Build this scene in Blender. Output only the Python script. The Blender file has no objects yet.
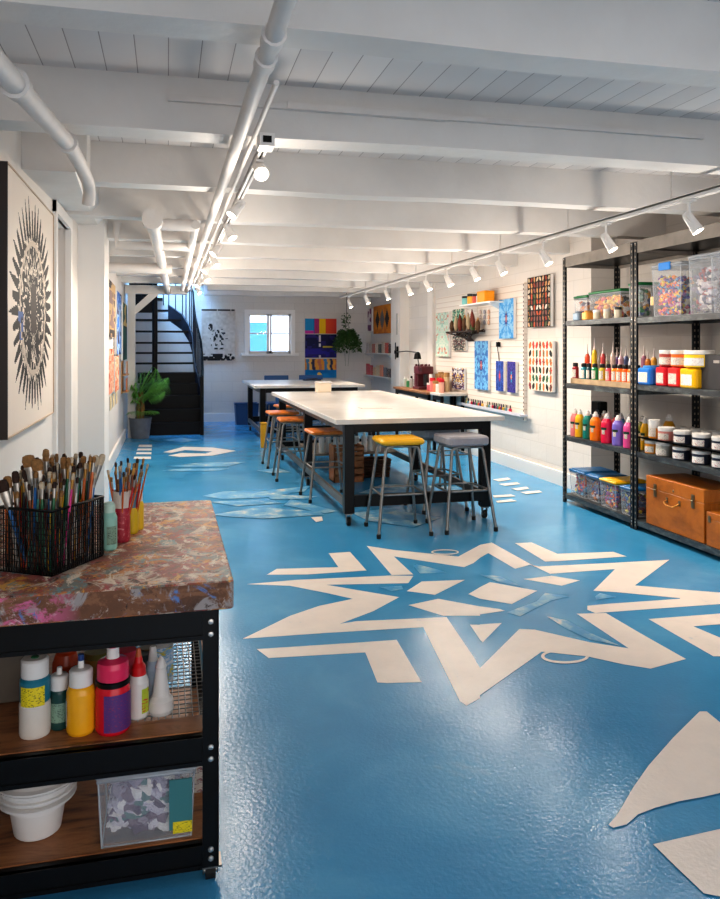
import bpy, math, random
from mathutils import Vector, Matrix
R = random.Random(7)
SC = bpy.context.scene
COL = SC.collection
PI = math.pi

# ------------------------------------------------------------------ survey of the room
# Room axes: X across the room (right wall +), Y down its length, Z up. The camera stands at the origin, 1.5 m up.
F = 776.0; HZ = 347.0; EYE = 1.5
YAW = math.atan((360 - 168) / F); CA, SA = math.cos(YAW), math.sin(YAW)
def ray(px, py):
    u = px - 360
    return Vector((F * SA + u * CA, F * CA - u * SA, HZ - py))
def onZ(px, py, z=0.0):
    d = ray(px, py); t = (z - EYE) / d.z; return Vector((d.x * t, d.y * t, z))
def onX(px, py, X):
    d = ray(px, py); t = X / d.x; return Vector((X, d.y * t, EYE + d.z * t))
def onY(px, py, Y):
    d = ray(px, py); t = Y / d.y; return Vector((d.x * t, Y, EYE + d.z * t))

XRN, YRN = 4.42, 7.05                                # the right wall steps back behind the shelving
XR, XL, YB, ZB, ZC = 4.15, -0.76, 15.8, 2.5, 2.75   # right wall, left wall, back wall, beam underside, ceiling deck
YF = -2.6                                            # behind the camera the room stays open

# ------------------------------------------------------------------ materials
def srgb(r, g, b):
    f = lambda c: (c / 255 / 12.92) if c / 255 <= 0.04045 else ((c / 255 + 0.055) / 1.055) ** 2.4
    return (f(r), f(g), f(b), 1)
MATS = {}
def mat(name, col=None, rough=0.5, metal=0.0, noise=0.0, nscale=8.0, bump=0.0, bscale=60.0, trans=0.0, emit=None, estr=0.0,
        alpha=1.0, coat=0.0, col2=None, detail=4, ior=1.45):
    if name in MATS: return MATS[name]
    m = bpy.data.materials.new(name); m.use_nodes = True
    nt = m.node_tree; N = nt.nodes; L = nt.links
    b = N['Principled BSDF']
    b.inputs['Roughness'].default_value = rough; b.inputs['Metallic'].default_value = metal
    b.inputs['Transmission Weight'].default_value = trans; b.inputs['Alpha'].default_value = alpha
    b.inputs['Coat Weight'].default_value = coat; b.inputs['IOR'].default_value = ior
    if col: b.inputs['Base Color'].default_value = col
    tc = N.new('ShaderNodeTexCoord')
    if noise > 0 or col2:
        n = N.new('ShaderNodeTexNoise'); n.inputs['Scale'].default_value = nscale; n.inputs['Detail'].default_value = detail
        L.new(tc.outputs['Object'], n.inputs['Vector'])
        r = N.new('ShaderNodeValToRGB'); r.color_ramp.elements[0].position = 0.35; r.color_ramp.elements[1].position = 0.68
        c2 = col2 if col2 else tuple(max(0, c * (1 - noise)) for c in col[:3]) + (1,)
        r.color_ramp.elements[0].color = c2; r.color_ramp.elements[1].color = col
        L.new(n.outputs['Fac'], r.inputs['Fac']); L.new(r.outputs['Color'], b.inputs['Base Color'])
    if bump > 0:
        n2 = N.new('ShaderNodeTexNoise'); n2.inputs['Scale'].default_value = bscale; n2.inputs['Detail'].default_value = 3
        L.new(tc.outputs['Object'], n2.inputs['Vector'])
        bp = N.new('ShaderNodeBump'); bp.inputs['Strength'].default_value = bump; bp.inputs['Distance'].default_value = 0.01
        L.new(n2.outputs['Fac'], bp.inputs['Height']); L.new(bp.outputs['Normal'], b.inputs['Normal'])
    if emit:
        b.inputs['Emission Color'].default_value = emit; b.inputs['Emission Strength'].default_value = estr
    MATS[name] = m
    return m
def ramp(N, stops, interp='LINEAR'):
    r = N.new('ShaderNodeValToRGB'); cr = r.color_ramp; cr.interpolation = interp
    while len(cr.elements) < len(stops): cr.elements.new(0.5)
    for e, (p, c) in zip(cr.elements, stops): e.position = p; e.color = c
    return r
def colmat(name, rough=0.55, coat=0.0):                 # base colour read from the per-face colours of the mesh
    m = mat(name, (1, 1, 1, 1), rough, coat=coat); nt = m.node_tree
    a = nt.nodes.new('ShaderNodeAttribute'); a.attribute_name = 'Col'
    nt.links.new(a.outputs['Color'], nt.nodes['Principled BSDF'].inputs['Base Color'])
    return m
M_ART = colmat('painted canvas', 0.6)
M_GLOSSART = colmat('painted plastic', 0.3)

M_WALL = mat('white painted wall', srgb(226, 220, 214), 0.6, noise=0.06, nscale=1.5, bump=0.15, bscale=12)
M_BEAM = mat('white painted timber', srgb(222, 217, 212), 0.55, noise=0.10, nscale=2.5, bump=0.25, bscale=18)
M_PIPE = mat('white painted pipe', srgb(218, 212, 207), 0.6, noise=0.06, nscale=9, bump=0.1, bscale=30)
M_WHITE = mat('white satin paint', srgb(232, 228, 224), 0.4)
M_BLACK = mat('black powder coated steel', srgb(9, 9, 11), 0.34, noise=0.3, nscale=30)
M_DARK = mat('dark grey steel', srgb(62, 64, 68), 0.4, metal=0.3, noise=0.25, nscale=14)
M_CHROME = mat('dull bare steel', srgb(150, 146, 142), 0.32, metal=0.85, noise=0.25, nscale=25)
M_BLACK.node_tree.nodes['Principled BSDF'].inputs['Specular IOR Level'].default_value = .22
M_RUB = mat('black rubber', srgb(8, 8, 8), 0.7)
M_CLEAR = mat('clear plastic', srgb(225, 230, 236), 0.3, trans=0.0, alpha=0.2)
M_CLEARLID = mat('milky plastic lid', srgb(205, 210, 216), 0.3, alpha=0.5)
M_GLASS = mat('window glass', srgb(240, 245, 250), 0.02, alpha=0.12)
M_ART.node_tree.nodes['Principled BSDF'].inputs['Specular IOR Level'].default_value = .2
def plastic(name, rgb, rough=0.35): return mat(name, srgb(*rgb), rough, noise=0.06, nscale=20)

def board_mat():
    m = mat('white ceiling boards', srgb(222, 217, 214), 0.55); nt = m.node_tree; N, L = nt.nodes, nt.links
    tc = N.new('ShaderNodeTexCoord'); sp = N.new('ShaderNodeSeparateXYZ'); L.new(tc.outputs['Object'], sp.inputs[0])
    mu = N.new('ShaderNodeMath'); mu.operation = 'MULTIPLY'; mu.inputs[1].default_value = 1 / 0.135
    fr = N.new('ShaderNodeMath'); fr.operation = 'FRACT'
    L.new(sp.outputs['X'], mu.inputs[0]); L.new(mu.outputs[0], fr.inputs[0])
    r = ramp(N, [(0, srgb(120, 110, 106)), (0.02, srgb(160, 152, 148)), (0.04, srgb(222, 217, 214)), (1, srgb(226, 221, 218))])
    fl = N.new('ShaderNodeMath'); fl.operation = 'FLOOR'; L.new(mu.outputs[0], fl.inputs[0])
    wn = N.new('ShaderNodeTexWhiteNoise'); wn.noise_dimensions = '1D'; L.new(fl.outputs[0], wn.inputs['W'])
    mx = N.new('ShaderNodeMix'); mx.data_type = 'RGBA'; mx.blend_type = 'MULTIPLY'
    r2 = ramp(N, [(0, (0.86, 0.86, 0.87, 1)), (1, (1, 1, 1, 1))]); L.new(wn.outputs['Value'], r2.inputs['Fac'])
    mx.inputs['Factor'].default_value = 1
    L.new(fr.outputs[0], r.inputs['Fac']); L.new(r.outputs['Color'], mx.inputs[6]); L.new(r2.outputs['Color'], mx.inputs[7])
    L.new(mx.outputs[2], N['Principled BSDF'].inputs['Base Color'])
    return m
M_BOARD = board_mat()

def block_mat(name, sx, sy, depth=0.15, plane='YZ'):      # painted masonry
    m = mat(name, srgb(226, 220, 213), 0.55); nt = m.node_tree; N, L = nt.nodes, nt.links
    tc = N.new('ShaderNodeTexCoord'); mp = N.new('ShaderNodeMapping')
    sp = N.new('ShaderNodeSeparateXYZ'); cb = N.new('ShaderNodeCombineXYZ')
    L.new(tc.outputs['Object'], sp.inputs[0]); L.new(sp.outputs['Y' if plane == 'YZ' else 'X'], cb.inputs[0]); L.new(sp.outputs['Z'], cb.inputs[1])
    br = N.new('ShaderNodeTexBrick'); br.inputs['Scale'].default_value = 1; br.inputs['Brick Width'].default_value = sx
    br.inputs['Row Height'].default_value = sy; br.inputs['Mortar Size'].default_value = 0.006; br.inputs['Mortar Smooth'].default_value = 0.5
    br.inputs['Color1'].default_value = srgb(214, 208, 202); br.inputs['Color2'].default_value = srgb(209, 203, 197)
    br.inputs['Mortar'].default_value = srgb(203, 197, 191)
    L.new(cb.outputs[0], br.inputs['Vector']); L.new(br.outputs['Color'], N['Principled BSDF'].inputs['Base Color'])
    n = N.new('ShaderNodeTexNoise'); n.inputs['Scale'].default_value = 25; L.new(tc.outputs['Object'], n.inputs['Vector'])
    ad = N.new('ShaderNodeMath'); ad.operation = 'MULTIPLY_ADD'; ad.inputs[1].default_value = -0.6
    L.new(br.outputs['Fac'], ad.inputs[0]); L.new(n.outputs['Fac'], ad.inputs[2])
    bp = N.new('ShaderNodeBump'); bp.inputs['Strength'].default_value = depth; bp.inputs['Distance'].default_value = 0.01
    L.new(ad.outputs[0], bp.inputs['Height']); L.new(bp.outputs['Normal'], N['Principled BSDF'].inputs['Normal'])
    return m
M_BLOCK = block_mat('white painted block', 0.4, 0.2)

def slat_mat():
    m = mat('white slat panel', srgb(232, 224, 214), 0.45); nt = m.node_tree; N, L = nt.nodes, nt.links
    tc = N.new('ShaderNodeTexCoord'); sp = N.new('ShaderNodeSeparateXYZ'); L.new(tc.outputs['Object'], sp.inputs[0])
    mu = N.new('ShaderNodeMath'); mu.operation = 'MULTIPLY'; mu.inputs[1].default_value = 1 / 0.075
    fr = N.new('ShaderNodeMath'); fr.operation = 'FRACT'
    L.new(sp.outputs['Z'], mu.inputs[0]); L.new(mu.outputs[0], fr.inputs[0])
    r = ramp(N, [(0, srgb(196, 182, 170)), (0.10, srgb(200, 186, 174)), (0.17, srgb(222, 214, 205)), (1, srgb(218, 210, 201))])
    L.new(fr.outputs[0], r.inputs['Fac']); L.new(r.outputs['Color'], N['Principled BSDF'].inputs['Base Color'])
    return m
M_SLAT = slat_mat()

def floor_mats():
    m = mat('blue glossy floor paint', srgb(52, 140, 190), 0.2); nt = m.node_tree; N, L = nt.nodes, nt.links
    b = N['Principled BSDF']; tc = N.new('ShaderNodeTexCoord')
    n = N.new('ShaderNodeTexNoise'); n.inputs['Scale'].default_value = 1.3; n.inputs['Detail'].default_value = 7; n.inputs['Roughness'].default_value = 0.6
    n.inputs['Distortion'].default_value = 0.6
    L.new(tc.outputs['Object'], n.inputs['Vector'])
    r = ramp(N, [(0.25, srgb(52, 138, 188)), (0.5, srgb(64, 150, 198)), (0.66, srgb(82, 162, 206)), (0.82, srgb(140, 192, 218))])
    L.new(n.outputs['Fac'], r.inputs['Fac']); L.new(r.outputs['Color'], b.inputs['Base Color'])
    n3 = N.new('ShaderNodeTexNoise'); n3.inputs['Scale'].default_value = 3; n3.inputs['Detail'].default_value = 5; L.new(tc.outputs['Object'], n3.inputs['Vector'])
    rr = ramp(N, [(0.3, (0.13, 0.13, 0.13, 1)), (0.75, (0.24, 0.24, 0.24, 1))]); L.new(n3.outputs['Fac'], rr.inputs['Fac']); L.new(rr.outputs['Color'], b.inputs['Roughness'])
    n2 = N.new('ShaderNodeTexNoise'); n2.inputs['Scale'].default_value = 62; n2.inputs['Detail'].default_value = 3; L.new(tc.outputs['Object'], n2.inputs['Vector'])
    bp = N.new('ShaderNodeBump'); bp.inputs['Strength'].default_value = 0.2; bp.inputs['Distance'].default_value = 0.006
    L.new(n2.outputs['Fac'], bp.inputs['Height']); L.new(bp.outputs['Normal'], b.inputs['Normal'])
    m2 = mat('cream floor paint', srgb(222, 208, 196), 0.3); nt = m2.node_tree; N, L = nt.nodes, nt.links
    b = N['Principled BSDF']; tc = N.new('ShaderNodeTexCoord')
    n = N.new('ShaderNodeTexNoise'); n.inputs['Scale'].default_value = 4; n.inputs['Detail'].default_value = 9; n.inputs['Roughness'].default_value = 0.72
    L.new(tc.outputs['Object'], n.inputs['Vector'])
    r = ramp(N, [(0.27, srgb(110, 168, 200)), (0.36, srgb(230, 220, 212)), (0.6, srgb(240, 229, 220)), (0.9, srgb(232, 221, 212))])
    L.new(n.outputs['Fac'], r.inputs['Fac']); L.new(r.outputs['Color'], b.inputs['Base Color'])
    n2 = N.new('ShaderNodeTexNoise'); n2.inputs['Scale'].default_value = 75; L.new(tc.outputs['Object'], n2.inputs['Vector'])
    bp = N.new('ShaderNodeBump'); bp.inputs['Strength'].default_value = 0.15; bp.inputs['Distance'].default_value = 0.006
    L.new(n2.outputs['Fac'], bp.inputs['Height']); L.new(bp.outputs['Normal'], b.inputs['Normal'])
    m3 = mat('worn cream floor paint', srgb(222, 208, 196), 0.32); nt = m3.node_tree; N, L = nt.nodes, nt.links
    b = N['Principled BSDF']; tc = N.new('ShaderNodeTexCoord')
    n = N.new('ShaderNodeTexNoise'); n.inputs['Scale'].default_value = 5; n.inputs['Detail'].default_value = 9; n.inputs['Roughness'].default_value = 0.7
    L.new(tc.outputs['Object'], n.inputs['Vector'])
    r = ramp(N, [(0.46, srgb(64, 150, 198)), (0.56, srgb(140, 186, 208)), (0.66, srgb(232, 222, 214))])
    L.new(n.outputs['Fac'], r.inputs['Fac']); L.new(r.outputs['Color'], b.inputs['Base Color'])
    return m, m2, m3
M_FLOOR, M_CREAM, M_WORN = floor_mats()

def smear_mat(name, stops, scale, rough=0.5, stretch=(1, 1, 1), bump=0.3, seed=0.0, dist=1.2):
    m = mat(name, (1, 1, 1, 1), rough); nt = m.node_tree; N, L = nt.nodes, nt.links
    tc = N.new('ShaderNodeTexCoord'); mp = N.new('ShaderNodeMapping'); mp.inputs['Scale'].default_value = stretch
    mp.inputs['Location'].default_value = (seed, seed * 1.7, seed * .6)
    L.new(tc.outputs['Object'], mp.inputs['Vector'])
    n = N.new('ShaderNodeTexNoise'); n.inputs['Scale'].default_value = scale; n.inputs['Detail'].default_value = 8
    n.inputs['Roughness'].default_value = 0.68; n.inputs['Distortion'].default_value = dist; L.new(mp.outputs[0], n.inputs['Vector'])
    r = ramp(N, [(p, srgb(*c)) for p, c in stops]); L.new(n.outputs['Fac'], r.inputs['Fac'])
    L.new(r.outputs['Color'], N['Principled BSDF'].inputs['Base Color'])
    if bump:
        bp = N.new('ShaderNodeBump'); bp.inputs['Strength'].default_value = bump; bp.inputs['Distance'].default_value = 0.004
        L.new(n.outputs['Fac'], bp.inputs['Height']); L.new(bp.outputs['Normal'], N['Principled BSDF'].inputs['Normal'])
    return m
M_OLDTOP = None and smear_mat('paint smeared wood', [(0.30, (70, 44, 32)), (0.38, (150, 78, 66)), (0.43, (112, 74, 50)), (0.465, (176, 120, 70)), (0.495, (150, 150, 140)),
                      (0.52, (140, 74, 58)), (0.55, (190, 150, 96)), (0.585, (200, 176, 158)), (0.62, (150, 96, 70)), (0.68, (96, 120, 130))], 6.5, 0.38, (1, 0.8, 1), 0.4)
M_OLDEDGE = None and smear_mat('paint splashed board edge', [(0.30, (60, 36, 24)), (0.40, (110, 70, 44)), (0.46, (176, 96, 128)), (0.51, (150, 128, 120)), (0.55, (104, 66, 44)),
                       (0.60, (96, 120, 160)), (0.65, (180, 160, 150)), (0.72, (84, 52, 34))], 5.0, 0.6, (1.2, 1, 2.2), 0.5, 3.3)
def paint_layers(name, base, layers, rough=.4, bump=.4):
    m = mat(name, (1, 1, 1, 1), rough); nt = m.node_tree; N, L = nt.nodes, nt.links; tc = N.new('ShaderNodeTexCoord')
    def noise(scale, loc, st, det=6, dist=.6, ro=.65):
        mp = N.new('ShaderNodeMapping'); mp.inputs['Scale'].default_value = st; mp.inputs['Location'].default_value = (loc, loc * 1.37, loc * .71); L.new(tc.outputs['Object'], mp.inputs['Vector'])
        n = N.new('ShaderNodeTexNoise'); n.inputs['Scale'].default_value = scale; n.inputs['Detail'].default_value = det; n.inputs['Roughness'].default_value = ro; n.inputs['Distortion'].default_value = dist
        L.new(mp.outputs[0], n.inputs['Vector']); return n
    n0 = noise(5, .3, (1, 1, 1)); r0 = ramp(N, [(p, srgb(*c)) for p, c in base]); L.new(n0.outputs['Fac'], r0.inputs['Fac']); cur = r0.outputs['Color']
    for i, (c, sc, thr, soft, st, *xl) in enumerate(layers):
        n = noise(sc, 2.7 + i * 5.3, st, 9, .8, .74); r = ramp(N, [(thr, (0, 0, 0, 1)), (thr + soft, (1, 1, 1, 1))]); L.new(n.outputs['Fac'], r.inputs['Fac'])
        if xl:
            sx = N.new('ShaderNodeSeparateXYZ'); L.new(tc.outputs['Object'], sx.inputs[0]); mr = N.new('ShaderNodeMapRange'); mr.inputs[1].default_value = xl[0]; mr.inputs[2].default_value = xl[1]; L.new(sx.outputs['X'], mr.inputs[0])
            mu = N.new('ShaderNodeMath'); mu.operation = 'MULTIPLY'; L.new(mr.outputs[0], mu.inputs[0]); L.new(r.outputs['Color'], mu.inputs[1]); r = mu
        mx = N.new('ShaderNodeMix'); mx.data_type = 'RGBA'; L.new(r.outputs[0], mx.inputs['Factor']); L.new(cur, mx.inputs[6]); mx.inputs[7].default_value = srgb(*c); cur = mx.outputs[2]
    L.new(cur, N['Principled BSDF'].inputs['Base Color'])
    bp = N.new('ShaderNodeBump'); bp.inputs['Strength'].default_value = bump; bp.inputs['Distance'].default_value = .003; nb = noise(28, 1, (1, 1, 1)); L.new(nb.outputs['Fac'], bp.inputs['Height']); L.new(bp.outputs['Normal'], N['Principled BSDF'].inputs['Normal'])
    return m
M_CARTTOP = paint_layers('paint smeared wood', [(.3, (92, 56, 40)), (.5, (140, 88, 62)), (.7, (112, 66, 46))], [((150, 70, 70), 7, .47, .1, (1, .7, 1)), ((196, 120, 60), 10, .50, .06, (1, .8, 1)), ((120, 128, 124), 11, .53, .06, (1.4, .7, 1)),
    ((206, 186, 168), 9, .525, .05, (1, .8, 1)), ((170, 90, 84), 14, .54, .05, (1, 1, 1)), ((216, 160, 70), 14, .565, .04, (1, .7, 1)), ((110, 150, 156), 12, .575, .04, (1, 1, 1)), ((60, 36, 28), 18, .57, .05, (1, 1, 1)), ((224, 208, 190), 16, .56, .04, (1.2, .7, 1)), ((176, 64, 74), 20, .59, .03, (1, 1, 1))], .52)
M_CARTEDGE = paint_layers('paint splashed board edge', [(.3, (66, 40, 26)), (.5, (110, 70, 44)), (.7, (80, 48, 32))], [((130, 88, 60), 8, .5, .06, (1, 1, 2)), ((204, 100, 144), 7, .46, .06, (1, 1, 1.2), -.22, -.32), ((150, 142, 140), 7, .53, .05, (1.5, 1, 1)), ((84, 120, 176), 7, .56, .04, (1, 1, 1)),
    ((176, 160, 150), 16, .57, .04, (1, 1, 1)), ((52, 30, 22), 16, .60, .04, (1, 1, 1)), ((222, 190, 190), 18, .56, .04, (1, 1, 1), -.2, -.4)], .6)
M_CARTWOOD = smear_mat('stained shelf board', [(0.32, (60, 34, 20)), (0.44, (140, 86, 48)), (0.55, (172, 114, 70)), (0.66, (92, 56, 34))], 5, 0.42, (0.5, 2.5, 1), 0.2, 1.1, 0.5)
M_TABLETOP = smear_mat('scuffed white tabletop', [(0.3, (196, 184, 172)), (0.45, (206, 200, 193)), (0.6, (212, 207, 201)), (0.75, (190, 178, 167))], 2.2, 0.3, (1, 1, 1), 0.05, 0.4, 0.4)
M_STOOLWOOD = smear_mat('honey stool wood', [(0.3, (150, 72, 20)), (0.45, (206, 110, 34)), (0.6, (226, 134, 50)), (0.75, (130, 66, 24))], 9, 0.35, (1, 4, 1), 0.1, 2.0, 0.6)
M_CASEWOOD = smear_mat('orange varnished case wood', [(0.3, (142, 78, 18)), (0.5, (180, 102, 24)), (0.7, (192, 116, 38))], 5, 0.4, (5, 0.8, 1), 0.05, 5.0, 0.4)
M_SHELFSTEEL = smear_mat('worn shelf steel', [(0.3, (40, 42, 46)), (0.5, (60, 64, 68)), (0.62, (96, 104, 104)), (0.75, (50, 70, 84))], 6, 0.42, (1, 1, 3), 0, 0.7, 0.3)
def post_mat():
    return mat('black shelf post', srgb(30, 32, 36), .4, metal=.2, noise=.3, nscale=20)
def post_mat_old():
    m = mat('perforated shelf post', srgb(36, 38, 42), 0.4); nt = m.node_tree; N, L = nt.nodes, nt.links
    tc = N.new('ShaderNodeTexCoord'); sp = N.new('ShaderNodeSeparateXYZ'); L.new(tc.outputs['Object'], sp.inputs[0])
    mu = N.new('ShaderNodeMath'); mu.operation = 'MULTIPLY'; mu.inputs[1].default_value = 1 / 0.045
    fr = N.new('ShaderNodeMath'); fr.operation = 'FRACT'; L.new(sp.outputs['Z'], mu.inputs[0]); L.new(mu.outputs[0], fr.inputs[0])
    r = ramp(N, [(0, srgb(150, 135, 118)), (0.36, srgb(150, 135, 118)), (0.37, srgb(30, 31, 34)), (1, srgb(30, 31, 34))], 'CONSTANT')
    L.new(fr.outputs[0], r.inputs['Fac']); L.new(r.outputs['Color'], N['Principled BSDF'].inputs['Base Color'])
    return m
M_HOLES = post_mat()
M_BULB = mat('glowing lamp face', (1, 1, 1, 1), 0.4, emit=srgb(255, 232, 200), estr=30)

# ------------------------------------------------------------------ mesh builder
class MB:
    def __init__(s): s.v = []; s.f = []; s.m = []; s.s = []; s.c = []
    def add(s, vs, fs, m=0, smooth=False, c=None):
        o = len(s.v); s.v += [tuple(v) for v in vs]
        for f in fs: s.f.append(tuple(o + i for i in f)); s.m.append(m); s.s.append(smooth); s.c.append(c)
        return s
    def box(s, x0, y0, z0, x1, y1, z1, m=0, c=None, M=None, b=0.0):
        if b:
            return s.bbox(x0, y0, z0, x1, y1, z1, b, m, c, M)
        vs = [Vector((x, y, z)) for z in (z0, z1) for y in (y0, y1) for x in (x0, x1)]
        if M: vs = [M @ v for v in vs]
        return s.add(vs, [(0, 2, 3, 1), (4, 5, 7, 6), (0, 1, 5, 4), (2, 6, 7, 3), (0, 4, 6, 2), (1, 3, 7, 5)], m, False, c)
    def bbox(s, x0, y0, z0, x1, y1, z1, b, m=0, c=None, M=None, n=3, top=True, bot=True):   # box with rounded vertical corners and softened rims
        def ring(x0, y0, x1, y1, r, z):
            out = []
            for cx, cy, a0 in ((x1 - r, y1 - r, 0), (x0 + r, y1 - r, 90), (x0 + r, y0 + r, 180), (x1 - r, y0 + r, 270)):
                for i in range(n + 1):
                    a = math.radians(a0 + 90 * i / n); out.append(Vector((cx + r * math.cos(a), cy + r * math.sin(a), z)))
            return out
        k = b * 0.35
        rings = [ring(x0 + k, y0 + k, x1 - k, y1 - k, max(b - k, 1e-4), z0), ring(x0, y0, x1, y1, b, z0 + k), ring(x0, y0, x1, y1, b, z1 - k),
                 ring(x0 + k, y0 + k, x1 - k, y1 - k, max(b - k, 1e-4), z1)]
        q = len(rings[0]); vs = [v for r in rings for v in r]
        if M: vs = [M @ v for v in vs]
        fs = []
        for a in range(3):
            for i in range(q): j = (i + 1) % q; fs.append((a * q + i, a * q + j, (a + 1) * q + j, (a + 1) * q + i))
        if bot: fs.append(tuple(reversed(range(q))))
        if top: fs.append(tuple(range(3 * q, 4 * q)))
        return s.add(vs, fs, m, False, c)
    def cyl(s, p0, p1, r0, r1=None, n=12, m=0, caps=True, c=None, smooth=True):
        p0, p1 = Vector(p0), Vector(p1); r1 = r0 if r1 is None else r1
        d = (p1 - p0).normalized(); u = d.orthogonal().normalized(); w = d.cross(u)
        vs = [p + (u * math.cos(2 * PI * i / n) + w * math.sin(2 * PI * i / n)) * r for p, r in ((p0, r0), (p1, r1)) for i in range(n)]
        fs = [(i, (i + 1) % n, n + (i + 1) % n, n + i) for i in range(n)]
        s.add(vs, fs, m, smooth, c)
        if caps:
            s.add(vs[:n], [tuple(reversed(range(n)))], m, False, c); s.add(vs[n:], [tuple(range(n))], m, False, c)
        return s
    def tube(s, pts, r, n=8, m=0, c=None, closed=False):
        P = [Vector(p) for p in pts]; k = len(P); rings = []
        rr = r if isinstance(r, (list, tuple)) else [r] * k
        u = None
        for i, p in enumerate(P):
            if closed: t = (P[(i + 1) % k] - P[i - 1]).normalized()
            else: t = (P[min(i + 1, k - 1)] - P[max(i - 1, 0)]).normalized()
            u = t.orthogonal().normalized() if u is None else (u - t * u.dot(t)).normalized()
            w = t.cross(u); rings.append([p + (u * math.cos(2 * PI * j / n) + w * math.sin(2 * PI * j / n)) * rr[i] for j in range(n)])
        vs = [v for q in rings for v in q]; fs = []
        for i in range(k if closed else k - 1):
            a, b = i * n, ((i + 1) % k) * n
            for j in range(n): fs.append((a + j, a + (j + 1) % n, b + (j + 1) % n, b + j))
        s.add(vs, fs, m, True, c)
        if not closed: s.add(rings[0], [tuple(reversed(range(n)))], m, False, c); s.add(rings[-1], [tuple(range(n))], m, False, c)
        return s
    def lathe(s, prof, x=0, y=0, n=16, m=0, c=None, smooth=True, sy=1.0, M=None, ms=None):
        vs = [Vector((x + r * math.cos(2 * PI * i / n), y + sy * r * math.sin(2 * PI * i / n), z)) for r, z in prof for i in range(n)]
        if M: vs = [M @ v for v in vs]
        for a in range(len(prof) - 1):
            seg = vs[a * n:(a + 2) * n]
            s.add(seg, [(i, (i + 1) % n, n + (i + 1) % n, n + i) for i in range(n)], ms[a] if ms else m, smooth, c)
        if prof[0][0] > 1e-4: s.add(vs[:n], [tuple(reversed(range(n)))], ms[0] if ms else m, False, c)
        if prof[-1][0] > 1e-4: s.add(vs[-n:], [tuple(range(n))], ms[-1] if ms else m, False, c)
        return s
    def prism(s, poly, h0, h1, axis='z', m=0, c=None, M=None):      # polygon extruded along an axis
        def P(a, b, h): return Vector((a, b, h)) if axis == 'z' else Vector((h, a, b)) if axis == 'x' else Vector((a, h, b))
        n = len(poly); vs = [P(a, b, h0) for a, b in poly] + [P(a, b, h1) for a, b in poly]
        if M: vs = [M @ v for v in vs]
        return s.add(vs, [tuple(reversed(range(n))), tuple(range(n, 2 * n))] + [(i, (i + 1) % n, n + (i + 1) % n, n + i) for i in range(n)], m, False, c)
    def blob(s, p, r, m=0, c=None, seed=0, sq=(1, 1, 1), rough=0.35):     # a crumpled lump
        q = random.Random(seed); vs = []; n, k = 8, 5
        for a in range(k + 1):
            th = PI * a / k
            for i in range(n):
                rr = r * (1 + (q.random() - .5) * rough * 2); ph = 2 * PI * i / n
                vs.append(Vector(p) + Vector((sq[0] * rr * math.sin(th) * math.cos(ph), sq[1] * rr * math.sin(th) * math.sin(ph), sq[2] * rr * math.cos(th))))
        fs = [(a * n + i, a * n + (i + 1) % n, (a + 1) * n + (i + 1) % n, (a + 1) * n + i) for a in range(k) for i in range(n)]
        return s.add(vs, fs, m, False, c)
    def build(s, name, mats, parent=None, loc=None):
        me = bpy.data.meshes.new(name); me.from_pydata(s.v, [], s.f); me.update()
        for m in (mats if isinstance(mats, (list, tuple)) else [mats]): me.materials.append(m)
        me.polygons.foreach_set('material_index', s.m); me.polygons.foreach_set('use_smooth', s.s)
        if any(c is not None for c in s.c):
            at = me.attributes.new('Col', 'FLOAT_COLOR', 'CORNER'); buf = []
            for f, c in zip(s.f, s.c):
                cc = tuple(c) if c is not None else (0.8, 0.8, 0.8, 1)
                for _ in f: buf += list(cc[:3]) + [1]
            at.data.foreach_set('color', buf)
        me.validate(); o = bpy.data.objects.new(name, me); COL.objects.link(o)
        if parent: o.parent = parent
        if loc: o.location = loc
        return o
def tag(o, label, cat, group=None, kind=None):
    o['label'] = label; o['category'] = cat
    if group: o['group'] = group
    if kind: o['kind'] = kind
    return o
def thing(name, label, cat, loc=(0, 0, 0), rz=0.0, group=None):
    o = bpy.data.objects.new(name, None); COL.objects.link(o); o.location = loc; o.rotation_euler = (0, 0, rz); o.empty_display_size = 0.1
    return tag(o, label, cat, group)
KIDS = {}
def dup(root, loc=None, rz=None, label=None, group=None):
    def rec(o, parent):
        c = o.copy(); COL.objects.link(c); c.parent = parent
        for ch in list(o.children): rec(ch, c)
        return c
    r = rec(root, None)
    if loc is not None: r.location = loc
    if rz is not None: r.rotation_euler = (0, 0, rz)
    if label: r['label'] = label
    if group: r['group'] = group
    return r
def struct(o): o['kind'] = 'structure'; return o


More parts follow.
